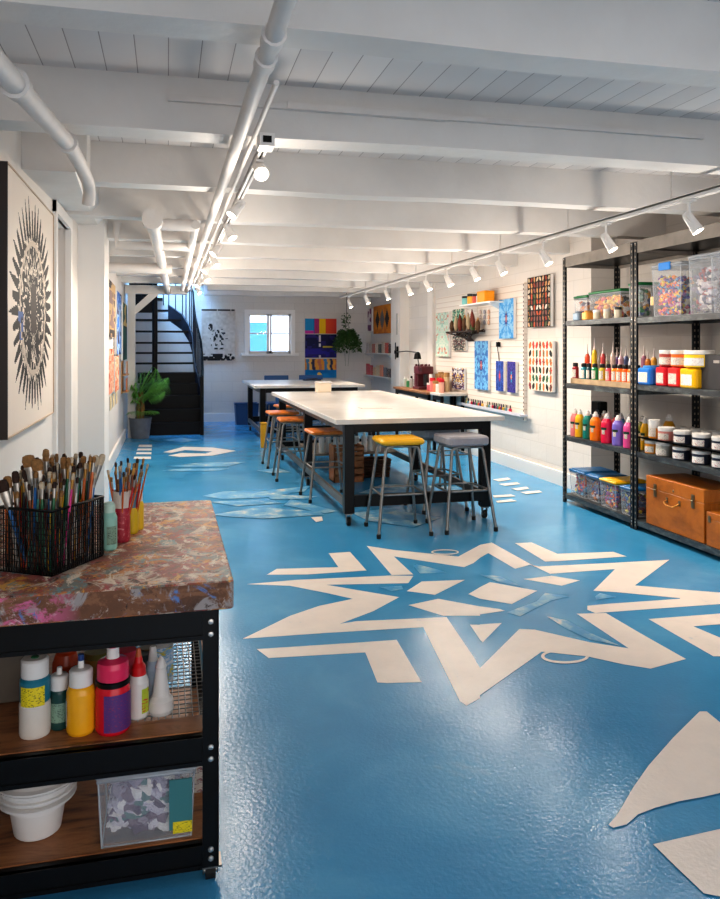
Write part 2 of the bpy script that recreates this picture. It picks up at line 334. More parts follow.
# ================================================================== THE SETTING
def floor_mesh():
    b = MB(); b.add([(XL - .3, YF, 0), (XR + .6, YF, 0), (XR + .6, YB + .3, 0), (XL - .3, YB + .3, 0)], [(0, 1, 2, 3)], 0)
    b.add([(XL - .3, YF, -.1), (XR + .3, YF, -.1), (XR + .3, YB + .3, -.1), (XL - .3, YB + .3, -.1)], [(3, 2, 1, 0)], 0)
    zc = [0.0]
    def tri(pts, m, z=0.0012):
        from mathutils.geometry import tessellate_polygon
        zc[0] += .00004; P = [Vector((p.x, p.y, z + zc[0])) for p in pts]
        for t in tessellate_polygon([P]):
            a, c, d = (P[i] for i in t)
            if (c - a).cross(d - a).z < 0: c, d = d, c
            b.add([a, c, d], [(0, 1, 2)], m)
    def A(pts, ox, oy, s, m=1, z=0.0012): tri([onZ(ox + u / s, oy + v / s) for u, v in pts], m, z)
    L = lambda pts, m=1, z=.0012: A(pts, 240, 530, 3, m, z)
    Q = lambda pts, m=1, z=.0012: A(pts, 480, 530, 3, m, z)
    # left half of the star (traced on the floor plane)
    L([(8, 327), (150, 258), (238, 228), (338, 207), (262, 190), (150, 168), (20, 163), (170, 150), (450, 137), (520, 138), (505, 160), (260, 165), (478, 202), (400, 244), (300, 282), (350, 274), (620, 262), (700, 380), (720, 415), (720, 505), (680, 528), (660, 515), (550, 292), (250, 310)])
    L([(86, 385), (50, 358), (372, 337), (470, 330), (545, 457), (440, 460), (412, 458), (376, 368)])
    L([(80, 135), (110, 117), (295, 112), (266, 70), (330, 66), (380, 122), (200, 134)])
    L([(380, 48), (460, 60), (655, 80), (720, 45), (720, 84), (700, 100), (672, 112), (462, 80), (520, 134), (455, 136)])
    L([(520, 108), (530, 103), (585, 117), (620, 128), (540, 131)], 2)
    L([(545, 155), (675, 150), (585, 195), (500, 184)])
    L([(505, 226), (595, 207), (720, 230), (720, 258), (610, 258)])
    L([(685, 193), (720, 172), (720, 207)]); L([(690, 285), (720, 285), (720, 330)])
    L([(420, 172), (485, 168), (490, 178), (455, 184)], 2)
    # right half
    Q([(0, 45), (35, 38), (168, 112), (210, 132), (405, 118), (340, 183), (405, 187), (600, 205), (600, 207), (385, 222), (322, 228), (322, 240), (345, 250), (720, 223), (740, 240), (740, 190), (640, 182), (465, 167), (568, 90), (380, 100), (178, 110), (150, 105), (105, 117), (25, 70), (0, 84)])
    Q([(105, 40), (155, 38), (232, 72), (400, 66), (440, 80), (232, 94), (195, 95)])
    Q([(130, 148), (215, 138), (300, 152), (245, 168)])
    Q([(0, 172), (30, 157), (172, 183), (95, 223), (0, 207)])
    Q([(0, 230), (60, 238), (75, 243), (0, 254)]); Q([(0, 284), (65, 280), (8, 338), (0, 330)])
    Q([(0, 415), (118, 298), (165, 300), (330, 338), (446, 356), (290, 252), (378, 250), (480, 310), (618, 388), (512, 417), (430, 404), (320, 380), (185, 366), (145, 395), (0, 497)])
    Q([(505, 268), (740, 250), (740, 282), (640, 290), (740, 332), (740, 380), (700, 380)])
    Q([(80, 248), (170, 215), (195, 190), (270, 200), (215, 212), (165, 236), (120, 260)], 2, .0018)
    Q([(345, 200), (360, 190), (410, 202), (350, 210)], 2)
    Q([(0, 135), (60, 140), (125, 170), (60, 158)], 2, .0018)
    Q([(200, 260), (260, 272), (330, 310), (420, 348), (330, 330), (255, 295)], 2, .0018)
    # thin painted ring
    cx = [(255 + 72 * math.cos(t * PI / 14), 380 + 22 * math.sin(t * PI / 14)) for t in range(28)]
    ci = [(255 + 62 * math.cos(t * PI / 14), 380 + 15 * math.sin(t * PI / 14)) for t in range(28)]
    for i in range(28): j = (i + 1) % 28; Q([cx[i], cx[j], ci[j], ci[i]])
    cx = [(615 + 42 * math.cos(t * PI / 12), 68 + 8 * math.sin(t * PI / 12)) for t in range(24)]
    ci = [(615 + 36 * math.cos(t * PI / 12), 68 + 5 * math.sin(t * PI / 12)) for t in range(24)]
    for i in range(24): j = (i + 1) % 24; L([cx[i], cx[j], ci[j], ci[i]], 1, .002)
    # big petals at lower right
    Z = lambda pts: A(pts, 580, 700, 4.514)
    Z([(128, 570), (172, 518), (240, 400), (310, 300), (420, 175), (540, 56), (572, 56), (632, 105), (900, 250), (900, 380), (632, 425), (560, 442), (450, 462), (340, 492), (262, 522), (210, 568), (150, 582)])
    Z([(330, 657), (632, 588), (900, 560), (900, 900), (700, 905), (560, 880), (436, 762)])
    # far patterns down the room
    G = lambda pts, m=1: A(pts, 100, 430, 2.939, m)
    for y0, y1, x0, x1 in ((44, 51, 112, 153), (55, 61, 108, 152), (66, 72, 105, 151), (79, 86, 98, 150)): G([(x0 + 3, y0), (x1, y0), (x1, y1), (x0, y1)])
    G([(185, 66), (245, 50), (330, 52), (400, 62), (330, 76), (235, 80), (200, 76), (240, 68), (310, 70), (330, 64), (250, 60), (210, 68)], 1)
    G([(185, 30), (240, 24), (300, 30), (240, 37)], 2)
    for k, (x0, x1, y) in enumerate(((190, 400, 105), (180, 380, 117), (250, 430, 98))): G([(x0, y + 3), (x0 + 60, y - 2), (x1, y - 3), (x1 - 30, y + 3), (x0 + 60, y + 5)], 2)
    G([(300, 195), (360, 182), (470, 178), (560, 188), (480, 200), (360, 204)], 2)
    for pts in ([(325, 212), (450, 208), (540, 216), (400, 225)], [(330, 250), (470, 228), (640, 240), (660, 250), (480, 262), (380, 256)],
                [(490, 190), (640, 196), (600, 205), (500, 204)], [(620, 258), (652, 256), (655, 268), (635, 272)], [(440, 185), (620, 165), (600, 182), (470, 195)],
                [(460, 120), (520, 112), (560, 125), (500, 128)], [(560, 205), (700, 240), (660, 246), (540, 222)]): G(pts, 2 if pts[0][0] != 620 else 1)
    K = lambda pts, m=1: A(pts, 340, 460, 3.273, m)
    for y, x0, x1 in ((65, 500, 560), (80, 520, 590), (95, 560, 620), (107, 590, 662)): K([(x0, y), (x1 - 10, y - 6), (x1, y), (x0 + 20, y + 6)])
    K([(500, 118), (560, 114), (575, 120), (505, 124)]); K([(510, 136), (560, 130), (580, 136), (515, 141)])
    K([(40, 175), (150, 160), (330, 190), (240, 222), (90, 200)], 2); K([(60, 110), (300, 120), (440, 112), (380, 88), (140, 80)], 2)
    return struct(b.build('floor', [M_FLOOR, M_CREAM, M_WORN]))
floor_mesh()

def wall_box(name, x0, y0, z0, x1, y1, z1, m): return struct(MB().box(x0, y0, z0, x1, y1, z1).build(name, m))
ZT = 3.9      # top of the stairwell
PY = 7.15     # pilaster
# left wall near part with a doorway recess, pilaster, far part
Dn, Df = onX(54, 300, XL).y, onX(68, 300, XL).y
b = MB(); b.box(XL - .3, YF, 0, XL, Dn, ZC); b.box(XL - .3, Df, 0, XL, PY, ZC); b.box(XL - .3, Dn, 2.42, XL, Df, ZC)
struct(b.build('wall_left_near', M_WALL))
XLF = -0.70
wall_box('wall_left_far', XL - .3, PY, 0, XLF, YB, ZT, M_WALL)
wall_box('trim_1', XL - .02, PY - .02, 0, -0.54, PY + .5, ZC - .02, M_WHITE)['label'] = 'white pilaster on the left wall'
b = MB(); b.box(XR, YRN, 0, XR + .4, YB, ZC); b.box(XRN, YF, 0, XRN + .3, YRN, ZC); struct(b.build('wall_right', M_BLOCK))
# doorway casing and white door in the recess
b = MB()
for y in (Dn - .07, Df - .01): b.box(XL - .02, y, 0, XL + .025, y + .08, 2.5)
b.box(XL - .02, Dn - .07, 2.42, XL + .027, Df + .07, 2.5); struct(b.build('trim_2', M_WHITE))
d = struct(MB().box(XL - .12, Dn, 0, XL - .08, Df, 2.42).build('door_1', mat('white door paint', srgb(214, 205, 198), .45)))
b = MB()
for z in (.25, 1.3): b.box(XL - .081, Dn + .12, z, XL - .07, Df - .12, z + .9)
struct(b.build('door_panel', MATS['white door paint'], d))
h = MB().cyl((XL - .075, Dn + .08, 2.02), (XL - .03, Dn + .08, 2.02), .012).build('hinge', mat('aged brass', srgb(170, 130, 60), .35, metal=.8), d); struct(h)
# back wall with window opening
W0 = onY(248, 313, YB); W1 = onY(291.5, 353.5, YB)
wx0, wx1, wz0, wz1 = W0.x, W1.x, W1.z, W0.z
b = MB(); SX = .62
b.box(XL - .3, YB, 0, wx0, YB + .3, ZC); b.box(wx1, YB, 0, XR + .3, YB + .3, ZC); b.box(wx0, YB, 0, wx1, YB + .3, wz0); b.box(wx0, YB, wz1, wx1, YB + .3, ZC)
b.box(XL - .3, YB, ZC, SX + .4, YB + .3, ZT)
struct(b.build('wall_back', block_mat('white painted back wall', .42, .2, .25, 'XZ')))
# window: casing, sill, sashes and panes
b = MB(); t = .07
b.box(wx0 - t, YB - .03, wz0 - .01, wx0 + .01, YB + .12, wz1 + t); b.box(wx1 - .01, YB - .03, wz0 - .01, wx1 + t, YB + .12, wz1 + t)
b.box(wx0, YB - .03, wz1 - .01, wx1, YB + .12, wz1 + t)
w = struct(b.build('window_1', M_WHITE))
struct(MB().box(wx0 - .14, YB - .09, wz0 - .05, wx1 + .14, YB + .12, wz0).build('window_sill', M_WHITE, w))
b = MB(); cx = (wx0 + wx1) / 2; cz = (wz0 + wz1) / 2; f = .05
for x0, x1 in ((wx0, cx), (cx, wx1)):
    b.box(x0 + .01, YB + .08, wz0, x0 + f, YB + .11, wz1); b.box(x1 - f, YB + .08, wz0, x1 - .002, YB + .11, wz1)
    b.box(x0, YB + .08, wz0, x1, YB + .11, wz0 + f); b.box(x0, YB + .08, wz1 - f, x1, YB + .11, wz1); b.box(x0, YB + .085, cz - .012, x1, YB + .105, cz + .012)
struct(b.build('window_sash', M_WHITE, w))
struct(MB().box(wx0, YB + .09, wz0, wx1, YB + .095, wz1).build('window_pane', M_GLASS, w))
struct(MB().box(cx - .06, YB + .02, wz0, cx + .06, YB + .07, wz0 + .02).box(cx - .01, YB + .0, wz0 + .01, cx + .03, YB + .06, wz0 + .05).build('window_latch', M_DARK, w))
# what the window looks out on
o = MB().box(wx0 - 1.2, YB + 1.6, 0, wx0 + .62, YB + 1.7, 2.05).build('neighbouring_wall', mat('blue rendered wall', srgb(70, 150, 200), .8, noise=.3, nscale=12, emit=srgb(60, 150, 215), estr=1.0))  # emission glows in place of daylight on the blue wall
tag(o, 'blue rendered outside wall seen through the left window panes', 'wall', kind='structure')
o = MB().box(wx0 - 3, YB + 2.6, 0, wx1 + 3, YB + 2.7, 4.2).build('white_garden_wall', mat('white wall glowing as sunlit', srgb(225, 235, 250), .8, emit=srgb(200, 225, 255), estr=2.2))  # sunlight put in as a glow of the wall itself
tag(o, 'white outside wall glowing as if sunlit seen through the upper window panes', 'wall', kind='structure')
# baseboards
wall_box('baseboard_left', XLF, PY + .5, 0, XLF + .03, 13.3, .16, M_WHITE)
wall_box('baseboard_near', XL, YF, 0, XL + .03, Dn - .08, .16, M_WHITE)
wall_box('baseboard_right', XR - .03, YRN, 0, XR, YB, .15, M_WHITE)
wall_box('baseboard_back', .5, YB - .03, 0, XR, YB, .17, M_WHITE)
# right wall column near the books, a second shallow one behind the counter
cA, cB = onX(392, 340, 4.0), onX(401, 340, 4.0)
wall_box('trim_3', 3.98, cB.y, 0, XR + .01, cA.y, ZC - .01, M_WALL)['label'] = 'white column on the right wall'
wall_box('trim_4', 4.10, 11.75, 0, XR + .01, 12.0, ZC - .01, M_WALL)

# ceiling deck with stairwell hole, and beams
SY = 14.0
b = MB(); b.box(XL - .3, YF, ZC, XR + .6, SY, ZC + .1); b.box(SX, SY, ZC, XR + .3, YB + .3, ZC + .1)
struct(b.build('ceiling', M_BOARD))
b = MB(); b.box(XL - .3, SY - .1, ZC + .1, SX + .3, SY, ZT); b.box(SX, SY, ZC + .1, SX + .1, YB, ZT); b.box(XL - .3, SY - .1, ZT, SX + .3, YB + .3, ZT + .1)
struct(b.build('wall_stairwell', mat('stairwell wall tinted by daylight', srgb(178, 205, 232), .7)))  # blue of the daylight from above is put into the wall colour
ys = [-1.38, -.11, 1.155] + [2.42 + 1.265 * i for i in range(11)]
for i, y in enumerate(ys):
    if y > YB - .2: break
    x0 = XL - .02 if y < SY - .3 else SX + .05
    nb = MB(); w_ = .16 + .02 * (i % 3 == 1)
    # slightly uneven old timber
    segs = 8; vs = []; rr = random.Random(i)
    for k in range(segs + 1):
        x = x0 + ((XR if y > YRN else XRN) + .02 - x0) * k / segs; dz = rr.uniform(-.006, .006); dy = rr.uniform(-.004, .004)
        vs += [(x, y + dy, ZB + dz), (x, y + w_ + dy, ZB + dz), (x, y + w_ + dy, ZC + .01), (x, y + dy, ZC + .01)]
    fs = [(4 * k + j, 4 * k + (j + 1) % 4, 4 * k + 4 + (j + 1) % 4, 4 * k + 4 + j) for k in range(segs) for j in range(4)] + [(3, 2, 1, 0), tuple(4 * segs + j for j in range(4))]
    nb.add(vs, fs)
    o = struct(nb.build('trim_%d' % (10 + i), M_BEAM)); o['label'] = 'white painted ceiling beam'
# surface conduit along the second beam in view
b = MB(); yb = 3.685
b.box(.55, yb - .035, 2.63, 1.35, yb + .004, 2.665); b.box(1.35, yb - .03, 2.635, 2.84, yb + .004, 2.66); b.box(.0, yb - .03, 2.63, .55, yb + .004, 2.66)
o = b.build('cable_conduit', M_PIPE); tag(o, 'white cable conduit running along the face of the second ceiling beam', 'conduit', kind='structure')
# duct-like soffit leading to the pilaster
e0 = (-.76, -.41); e1 = (-.76, -.54)
b = MB(); Y0, Y1 = 4.46, PY
def rg(y, xa, xb, z0): return [(xa, y, z0), (xb - .06, y, z0), (xb, y, z0 + .06), (xb, y, ZC), (xa, y, ZC)]
vs = rg(Y0, -.77, -.43, 2.45) + rg(5.4, -.77, -.48, 2.49) + rg(Y1, -.77, -.54, 2.57); fs = []
for k in range(2):
    for j in range(5): fs.append((5 * k + j, 5 * k + (j + 1) % 5, 5 * k + 5 + (j + 1) % 5, 5 * k + 5 + j))
b.add(vs, fs + [(4, 3, 2, 1, 0), (10, 11, 12, 13, 14)]); struct(b.build('trim_5', M_BEAM))

# ---- pipes
def pipe(name, label, pts, r, joints=(), n=12):
    t_ = thing(name, label, 'pipe', (0, 0, 0)); o = MB().tube(pts, r, n).build('pipe_run', M_PIPE, t_)
    P = [Vector(p) for p in pts]
    for i, fr in joints:
        a, c = P[i], P[i + 1]; d_ = (c - a).normalized(); m_ = a.lerp(c, fr)
        MB().cyl(m_ - d_ * .035, m_ + d_ * .035, r * 1.25, n=n).cyl(m_ - d_ * .04, m_ - d_ * .03, r * 1.34, n=n).build('pipe_collar', M_PIPE, t_)
    return t_
a = onX(-20, 45, -.45); c = onX(70, 146, -.42); e = onX(82, 168, -.42); g = onX(88, 182, -.42)
pipe('drain_pipe', 'thick white pipe sloping along the left wall to an elbow', [a, a.lerp(c, .5), c, e, g, Vector((g.x - .0, g.y + .09, g.z - .04)), Vector((g.x - .01, g.y + .12, g.z - .10))], .034, ((0, .55), (1, .9)))
pipe('ceiling_pipe', 'long white pipe hanging under the beams left of centre', [(.30, .8, 2.41), (.30, 2.4, 2.41), (.30, 6, 2.42), (.31, 13.3, 2.43)], .028, ((0, .93), (1, .02)))
pipe('thin_conduit', 'thin white conduit beside the long ceiling pipe', [(.375, 2.75, 2.44), (.375, 8, 2.44), (.37, 13.3, 2.44)], .011, ())
b = MB()
zp = 2.40
t_ = thing('overhead_pipework', 'cluster of white pipes crossing under the beams before the staircase', 'pipe')
def pt(px, py, z=2.42): return onZ(px, py, z)
A0 = pt(152.5, 221); A1 = pt(168, 292)
MB().tube([A0, A1], .05, 12).build('pipe_run', M_PIPE, t_)
MB().cyl(A0 - Vector((0, .1, 0)), A0 + Vector((0, .05, 0)), .075, n=14).build('pipe_cap', M_PIPE, t_)
B0 = pt(196, 224); MB().tube([A0 + Vector((0, .15, 0)), Vector((B0.x, A0.y + .15, 2.42))], .045, 12).build('pipe_run', M_PIPE, t_)
MB().tube([Vector((B0.x, A0.y + .1, 2.42)), Vector((B0.x + .02, 12.8, 2.42))], .035, 10).build('pipe_run', M_PIPE, t_)
c0 = pt(117, 245); MB().tube([(c0.x, c0.y, 2.62), (c0.x, c0.y, 2.42), (B0.x, c0.y, 2.42)], .04, 10).build('pipe_run', M_PIPE, t_)
c1 = pt(109, 264); MB().tube([(XLF + .012, c1.y, 2.38), (pt(172, 264).x, c1.y, 2.38)], .06, 14).build('pipe_run', M_PIPE, t_)
# left post by the stair with diagonal brace
pp = onY(131.5, 380, 13.35)
b = MB(); b.box(pp.x - .06, 13.3, 0, pp.x + .06, 13.42, ZB + .02)
b.prism([(pp.x, 2.12), (pp.x, 1.98), (pp.x + .55, ZB - .02), (pp.x + .42, ZB + .02)], 13.33, 13.39, 'y'); b.box(pp.x - .1, 13.28, ZB - .12, pp.x + .9, 13.44, ZB + .02)
o = b.build('timber_post', M_BEAM); tag(o, 'white timber post with diagonal brace at the left of the staircase', 'post', kind='structure')

# ================================================================== TRACK LIGHTS
def track(name, label, x, y0, y1, z, ym=None):
    t_ = thing(name, label, 'lighting track')
    b = MB(); b.box(x - .018, y0, z, x - .006, y1, z + .03).box(x + .006, y0, z, x + .018, y1, z + .03).box(x - .018, y0, z + .02, x + .018, y1, z + .035); b.build('rail', M_WHITE, t_)
    MB().box(x - .005, y0 + .15, z + .004, x + .005, y1, z + .021).build('contact_strip', mat('black track strip', srgb(30, 26, 24), .5), t_)
    y = y0 + .3
    while y < y1:
        MB().cyl((x, y, z + .03), (x, y, ZC if ym else ZB + .03), .006, n=6).build('hanger_rod', M_PIPE, t_); y += 1.265
    return t_
LT = track('lighting_track', 'left ceiling lighting track with dark strip and glowing spotlights', .445, 3.66, 13.2, 2.44)
MB().box(.41, 3.58, 2.43, .48, 3.70, 2.49).build('feed_box', M_WHITE, LT); MB().box(.425, 3.575, 2.445, .465, 3.581, 2.475).build('feed_socket', M_BLACK, LT)
RTX = 3.0
RT = track('lighting_track', 'long right ceiling lighting track hung on white rods', RTX, 2.6, 13.6, 2.372, 1)
def spot_head(label, loc, aim, r=.036, L=.115, power=30, group=None, stem=.08, spill=2.0):
    t_ = thing('track_spotlight', label, 'spotlight', loc, 0, group)
    d = Vector(aim).normalized(); M = d.to_track_quat('Z', 'Y').to_matrix().to_4x4()
    cen = Vector((0, 0, -stem - .02))
    MB().box(-.018, -.045, -.012, .018, .045, .0).cyl((0, 0, -.012), (0, 0, -stem), .008, n=8).build('stem', M_WHITE, t_)
    T = Matrix.Translation(cen) @ M
    MB().lathe([(.0, -.04), (.022, -.038), (.028, -.02), (.03, .02), (r, L - .02), (r * 1.06, L), (r * .9, L), (r * .86, L - .012)], n=16, M=T).build('lamp_can', M_WHITE, t_)
    b = MB()
    for sx in (-1, 1): b.tube([cen + Vector((0, 0, .03)), T @ Vector((sx * .036, 0, .0)), T @ Vector((sx * .036, 0, .03))], .005, 6)
    b.build('yoke', M_WHITE, t_)
    MB().lathe([(r * .86, L - .012), (r * .5, L - .009), (0.0001, L - .008)], n=16, M=T).build('bulb', M_BULB, t_)
    ld = bpy.data.lights.new('spot beam', 'SPOT'); ld.energy = power; ld.spot_size = math.radians(95); ld.spot_blend = .8; ld.color = (1, .88, .74); ld.shadow_soft_size = .03
    lo = bpy.data.objects.new('spot_beam', ld); COL.objects.link(lo); lo.parent = t_; lo.location = cen + d * (L + .02); lo.rotation_euler = d.to_track_quat('-Z', 'Y').to_euler()
    if spill:
        ld = bpy.data.lights.new('spill', 'POINT'); ld.energy = spill; ld.color = (1, .89, .77); ld.shadow_soft_size = .05
        lo = bpy.data.objects.new('added_spill_light', ld); COL.objects.link(lo); lo.parent = t_; lo.location = cen + d * (L + .06) + Vector((0, 0, -.16))  # extra point lamp added below the head to brighten ceiling and floor
    return t_
ords = ['nearest', 'second', 'third', 'fourth', 'fifth', 'sixth', 'seventh', 'eighth', 'ninth', 'tenth', 'eleventh']
lefts_ = [(262.6, 171), (240, 212), (227, 235), (219, 254), (214, 265), (211, 272.5), (207, 280), (204, 287), (199.5, 293)]
for i, y in enumerate([3.92, 5.02, 6.0, 7.15, 8.05, 8.85, 9.85, 11.0, 12.25]):
    aim = (.05, -.75, -.5) if i == 0 else (-.55, -.25, -.7) if i % 2 else (.3, -.3, -.7)
    spot_head('glowing white spotlight, %s from the camera on the left track' % ords[i], (.445, y, 2.437), aim, group='spotlights on the left track', power=22 if i == 0 else 34 + 11 * i, spill=6 + .8 * i, stem=.012, L=.09)
rights = [(689, 223), (606, 241), (543, 253), (499, 265), (473, 269), (447, 276), (426, 281), (408, 285), (386, 290), (366, 294), (349, 298)]
for i, (px, py) in enumerate(rights):
    y = onX(px, py, RTX).y
    spot_head('white spotlight, %s from the camera on the right track' % ords[i], (RTX, y, 2.370), (.32, -.42, -.85) if i < 7 else (.3, -.3, -.85), group='spotlights on the right track', power=32 + 6 * i, spill=9, r=.034, L=.10, stem=.085)

# ================================================================== WORK TABLES
def caster(t_, x, y, r=.035, top=.10, name='caster'):
    b = MB(); b.box(x - .03, y - .03, top - .006, x + .03, y + .03, top)
    for s_ in (-1, 1): b.prism([(y - .022, top), (y + .022, top), (y + .014, r * .7), (y - .008, r * .7)], x + s_ * .02 - .0015, x + s_ * .02 + .0015, 'x')
    o = b.build(name, M_CHROME, t_)
    MB().cyl((x - .014, y + .003, r), (x + .014, y + .003, r), r, n=20).build('wheel', M_RUB, o)
    MB().cyl((x - .018, y + .003, r), (x + .018, y + .003, r), r * .4, n=12).build('wheel_hub', M_CHROME, o)
def work_table(label, x0, x1, y0, y1, inset=.09, mid=True, shelf=None):
    t_ = thing('work_table', label, 'table', (x0, y0, 0)); w_, l_ = x1 - x0, y1 - y0; g = inset; k = .085
    MB().box(0, 0, .86, w_, l_, .90, b=.006).build('tabletop', M_TABLETOP, t_)
    steel = mat('table rail steel', srgb(120, 112, 106), .38, metal=.55, noise=.3, nscale=6)
    lx = (g, w_ - g - k - .01); lys = [.07, l_ / 2 - k / 2, l_ - .07 - k] if mid else [.07, l_ - .07 - k]
    for x in lx:
        for y in lys:
            MB().box(x, y, .105, x + k, y + k, .862, b=.004).build('leg', M_BLACK, t_); caster(t_, x + k / 2, y + k / 2)
    for y in (lys[0], lys[-1]):
        MB().box(lx[0] + k, y, .785, lx[1], y + .05, .858).build('apron', M_BLACK, t_)
        MB().box(lx[0] + k, y, .16, lx[1], y + .05, .255).build('stretcher', M_BLACK, t_)
    for x in (lx[0], lx[1] + k - .03):
        for a, c_ in zip(lys[:-1], lys[1:]):
            MB().box(x, a + k, .785, x + .03, c_, .858).build('side_apron', steel, t_); MB().box(x, a + k, .16, x + .03, c_, .225).build('side_rail', steel, t_)
    if shelf:
        MB().box(lx[0] + .27, shelf[0], .20, lx[1] + k - .03, shelf[1], .222).build('lower_shelf', mat('grey brown shelf board', srgb(150, 135, 120), .5, noise=.2, nscale=5), t_)  # grey-brown board with random mottling
    return t_
TX0, TX1, TY0, TY1 = 1.34, 2.84, 6.24, 10.35
work_table('large white-topped black steel worktable on casters in the middle of the room', TX0, TX1, TY0, TY1, shelf=(2.87, 4.0))
t2 = onZ(257.5, 389, .9)
work_table('second white-topped black worktable, behind the large one', 1.30, 3.05, 12.0, 14.1, mid=False)

# ================================================================== STOOLS
def make_stool(label, kind, loc, rz=0.0, top=.77, sw=.365, group=None):
    t_ = thing('stool', label, 'stool', loc, rz, group); h = sw / 2
    M_LEG = M_CHROME
    if kind == 'wood':
        MB().box(-h, -h, top - .035, h, h, top, b=.03).build('seat', M_STOOLWOOD, t_); zt = top - .036
    elif kind == 'yellow':
        MB().box(-h, -h, top - .05, h, h, top - .004, b=.045).build('seat', mat('bright yellow vinyl', srgb(240, 180, 20), .4, bump=.1, bscale=30, noise=.08, nscale=10), t_)
        zt = top - .052
    else:
        MB().box(-h, -h, top - .075, h, h, top + .0, b=.04).build('seat', mat('grey duct taped padding', srgb(158, 156, 164), .42, bump=.5, bscale=14, noise=.2, nscale=12), t_); zt = top - .077
    MB().tube([(-h + .05, -h + .05, zt - .012), (h - .05, -h + .05, zt - .012), (h - .05, h - .05, zt - .012), (-h + .05, h - .05, zt - .012)], .012, 8, closed=True).build('seat_frame', M_LEG, t_)
    a, f_ = h - .045, .215
    for sx, sy in ((-1, -1), (1, -1), (1, 1), (-1, 1)):
        l_ = MB().tube([(sx * (a - .06), sy * a, zt - .012), (sx * (a - .015), sy * a, zt - .014), (sx * a, sy * a, zt - .045), (sx * f_, sy * f_, .02)], .0125, 8).build('leg', M_LEG, t_)
        MB().lathe([(.0001, 0), (.017, 0), (.018, .03), (.0125, .035)], sx * f_, sy * f_, 10).build('rubber_foot', M_RUB, l_)
    z = .33; q = a + (f_ - a) * (1 - (z - .02) / (zt - .06)) + .0
    pts = []
    for cx, cy, a0 in ((1, 1, 0), (-1, 1, 90), (-1, -1, 180), (1, -1, 270)):
        for i in range(4):
            an = math.radians(a0 + 30 * i); pts.append((cx * (q - .05) + .05 * math.cos(an), cy * (q - .05) + .05 * math.sin(an), z))
    MB().tube(pts, .009, 8, closed=True).build('foot_ring', M_LEG, t_)
    return t_
make_stool('stool with bright yellow padded seat in front of the worktable', 'yellow', (1.82, 6.07, 0), -.02)
make_stool('stool with thick grey taped seat in front of the worktable', 'grey', (2.37, 6.08, 0), .04)
make_stool('pale grey stool tucked under the worktable behind the thick grey one', 'grey', (2.42, 6.85, 0), .1, top=.745, sw=.36)
GS = 'wooden stools along the worktable'
make_stool('orange wood stool nearest the camera on the left side of the worktable', 'wood', (1.53, 7.58, 0), .05, top=.68, sw=.38, group=GS)
make_stool('orange wood stool, second along the left side of the worktable', 'wood', (1.40, 8.82, 0), -.04, top=.69, group=GS)
make_stool('orange wood stool, third along the left side of the worktable', 'wood', (1.40, 9.75, 0), .03, top=.69, sw=.38, group=GS)
make_stool('orange wood stool at the far end of the worktable, before the second table', 'wood', (1.66, 10.95, 0), .1, top=.68, group=GS)
make_stool('stool with low wooden seat at the right side of the worktable', 'wood', (3.02, 8.1, 0), .1, top=.68)
# blue chairs behind the second table
def blue_chair(label, x, y, rz=0.0):
    t_ = thing('plastic_chair', label, 'chair', (x, y, 0), rz); mb = mat('blue moulded plastic', srgb(28, 82, 138), .4)
    MB().box(-.22, -.22, .44, .22, .22, .47, b=.04).build('seat', mb, t_)
    b = MB(); b.box(-.23, .20, .70, .23, .235, .962, b=.015).build('backrest', mb, t_)
    for sx in (-1, 1):
        MB().tube([(sx * .2, .2, .44), (sx * .2, .215, .75)], .012, 8).build('back_post', M_CHROME, t_)
        for sy in (-1, 1): MB().tube([(sx * .19, sy * .19, .44), (sx * .22, sy * .23, 0)], .012, 8).build('leg', M_CHROME, t_)
    return t_
p = onZ(278, 384, .9); blue_chair('blue plastic chair behind the second table, below the window', onY(278, 380, 14.45).x, 14.45)
blue_chair('blue plastic chair behind the second table, under the colourful paintings', onY(313, 380, 14.45).x, 14.45)
blue_chair('blue plastic chair tucked under the near end of the second table', onY(289, 395, 11.75).x, 11.8, PI).scale = (1, 1, .84)
# bins beside the back wall
def tub(name, label, cat, x, y, w_, d_, h, m, z=0.0, group=None):
    t_ = thing(name, label, cat, (x, y, z), 0, group); b = MB(); t = .008; k = .88
    def ring(s_, zz, r): return [(-w_ / 2 * s_, -d_ / 2 * s_, zz), (w_ / 2 * s_, -d_ / 2 * s_, zz), (w_ / 2 * s_, d_ / 2 * s_, zz), (-w_ / 2 * s_, d_ / 2 * s_, zz)]
    vs = ring(k, 0, 0) + ring(1, h, 0) + ring(.95, h, 0) + ring(k * .95, t, 0); fs = [(3, 2, 1, 0)]
    for a in range(3): fs += [(4 * a + j, 4 * a + (j + 1) % 4, 4 * a + 4 + (j + 1) % 4, 4 * a + 4 + j) for j in range(4)]
    fs.append((12, 13, 14, 15)); b.add(vs, fs).build('bin_body', m, t_)
    MB().tube([(-w_ / 2, -d_ / 2, h), (w_ / 2, -d_ / 2, h), (w_ / 2, d_ / 2, h), (-w_ / 2, d_ / 2, h)], .012, 6, closed=True).build('rim', m, t_)
    return t_
MB_ = mat('blue bin plastic', srgb(24, 74, 122), .4)
tub('recycling_bin', 'blue plastic bin on the floor left of the second table', 'bin', 1.48, 15.2, .45, .35, .40, MB_)
tub('recycling_bin', 'blue plastic bin under the second table beside the other', 'bin', 1.98, 15.15, .42, .35, .36, MB_)
tub('yellow_bin', 'small yellow bin under the near end of the second table', 'bin', onY(263.5, 420, 11.6).x, 11.6, .09, .09, .36, mat('yellow bin plastic', srgb(225, 165, 30), .4))
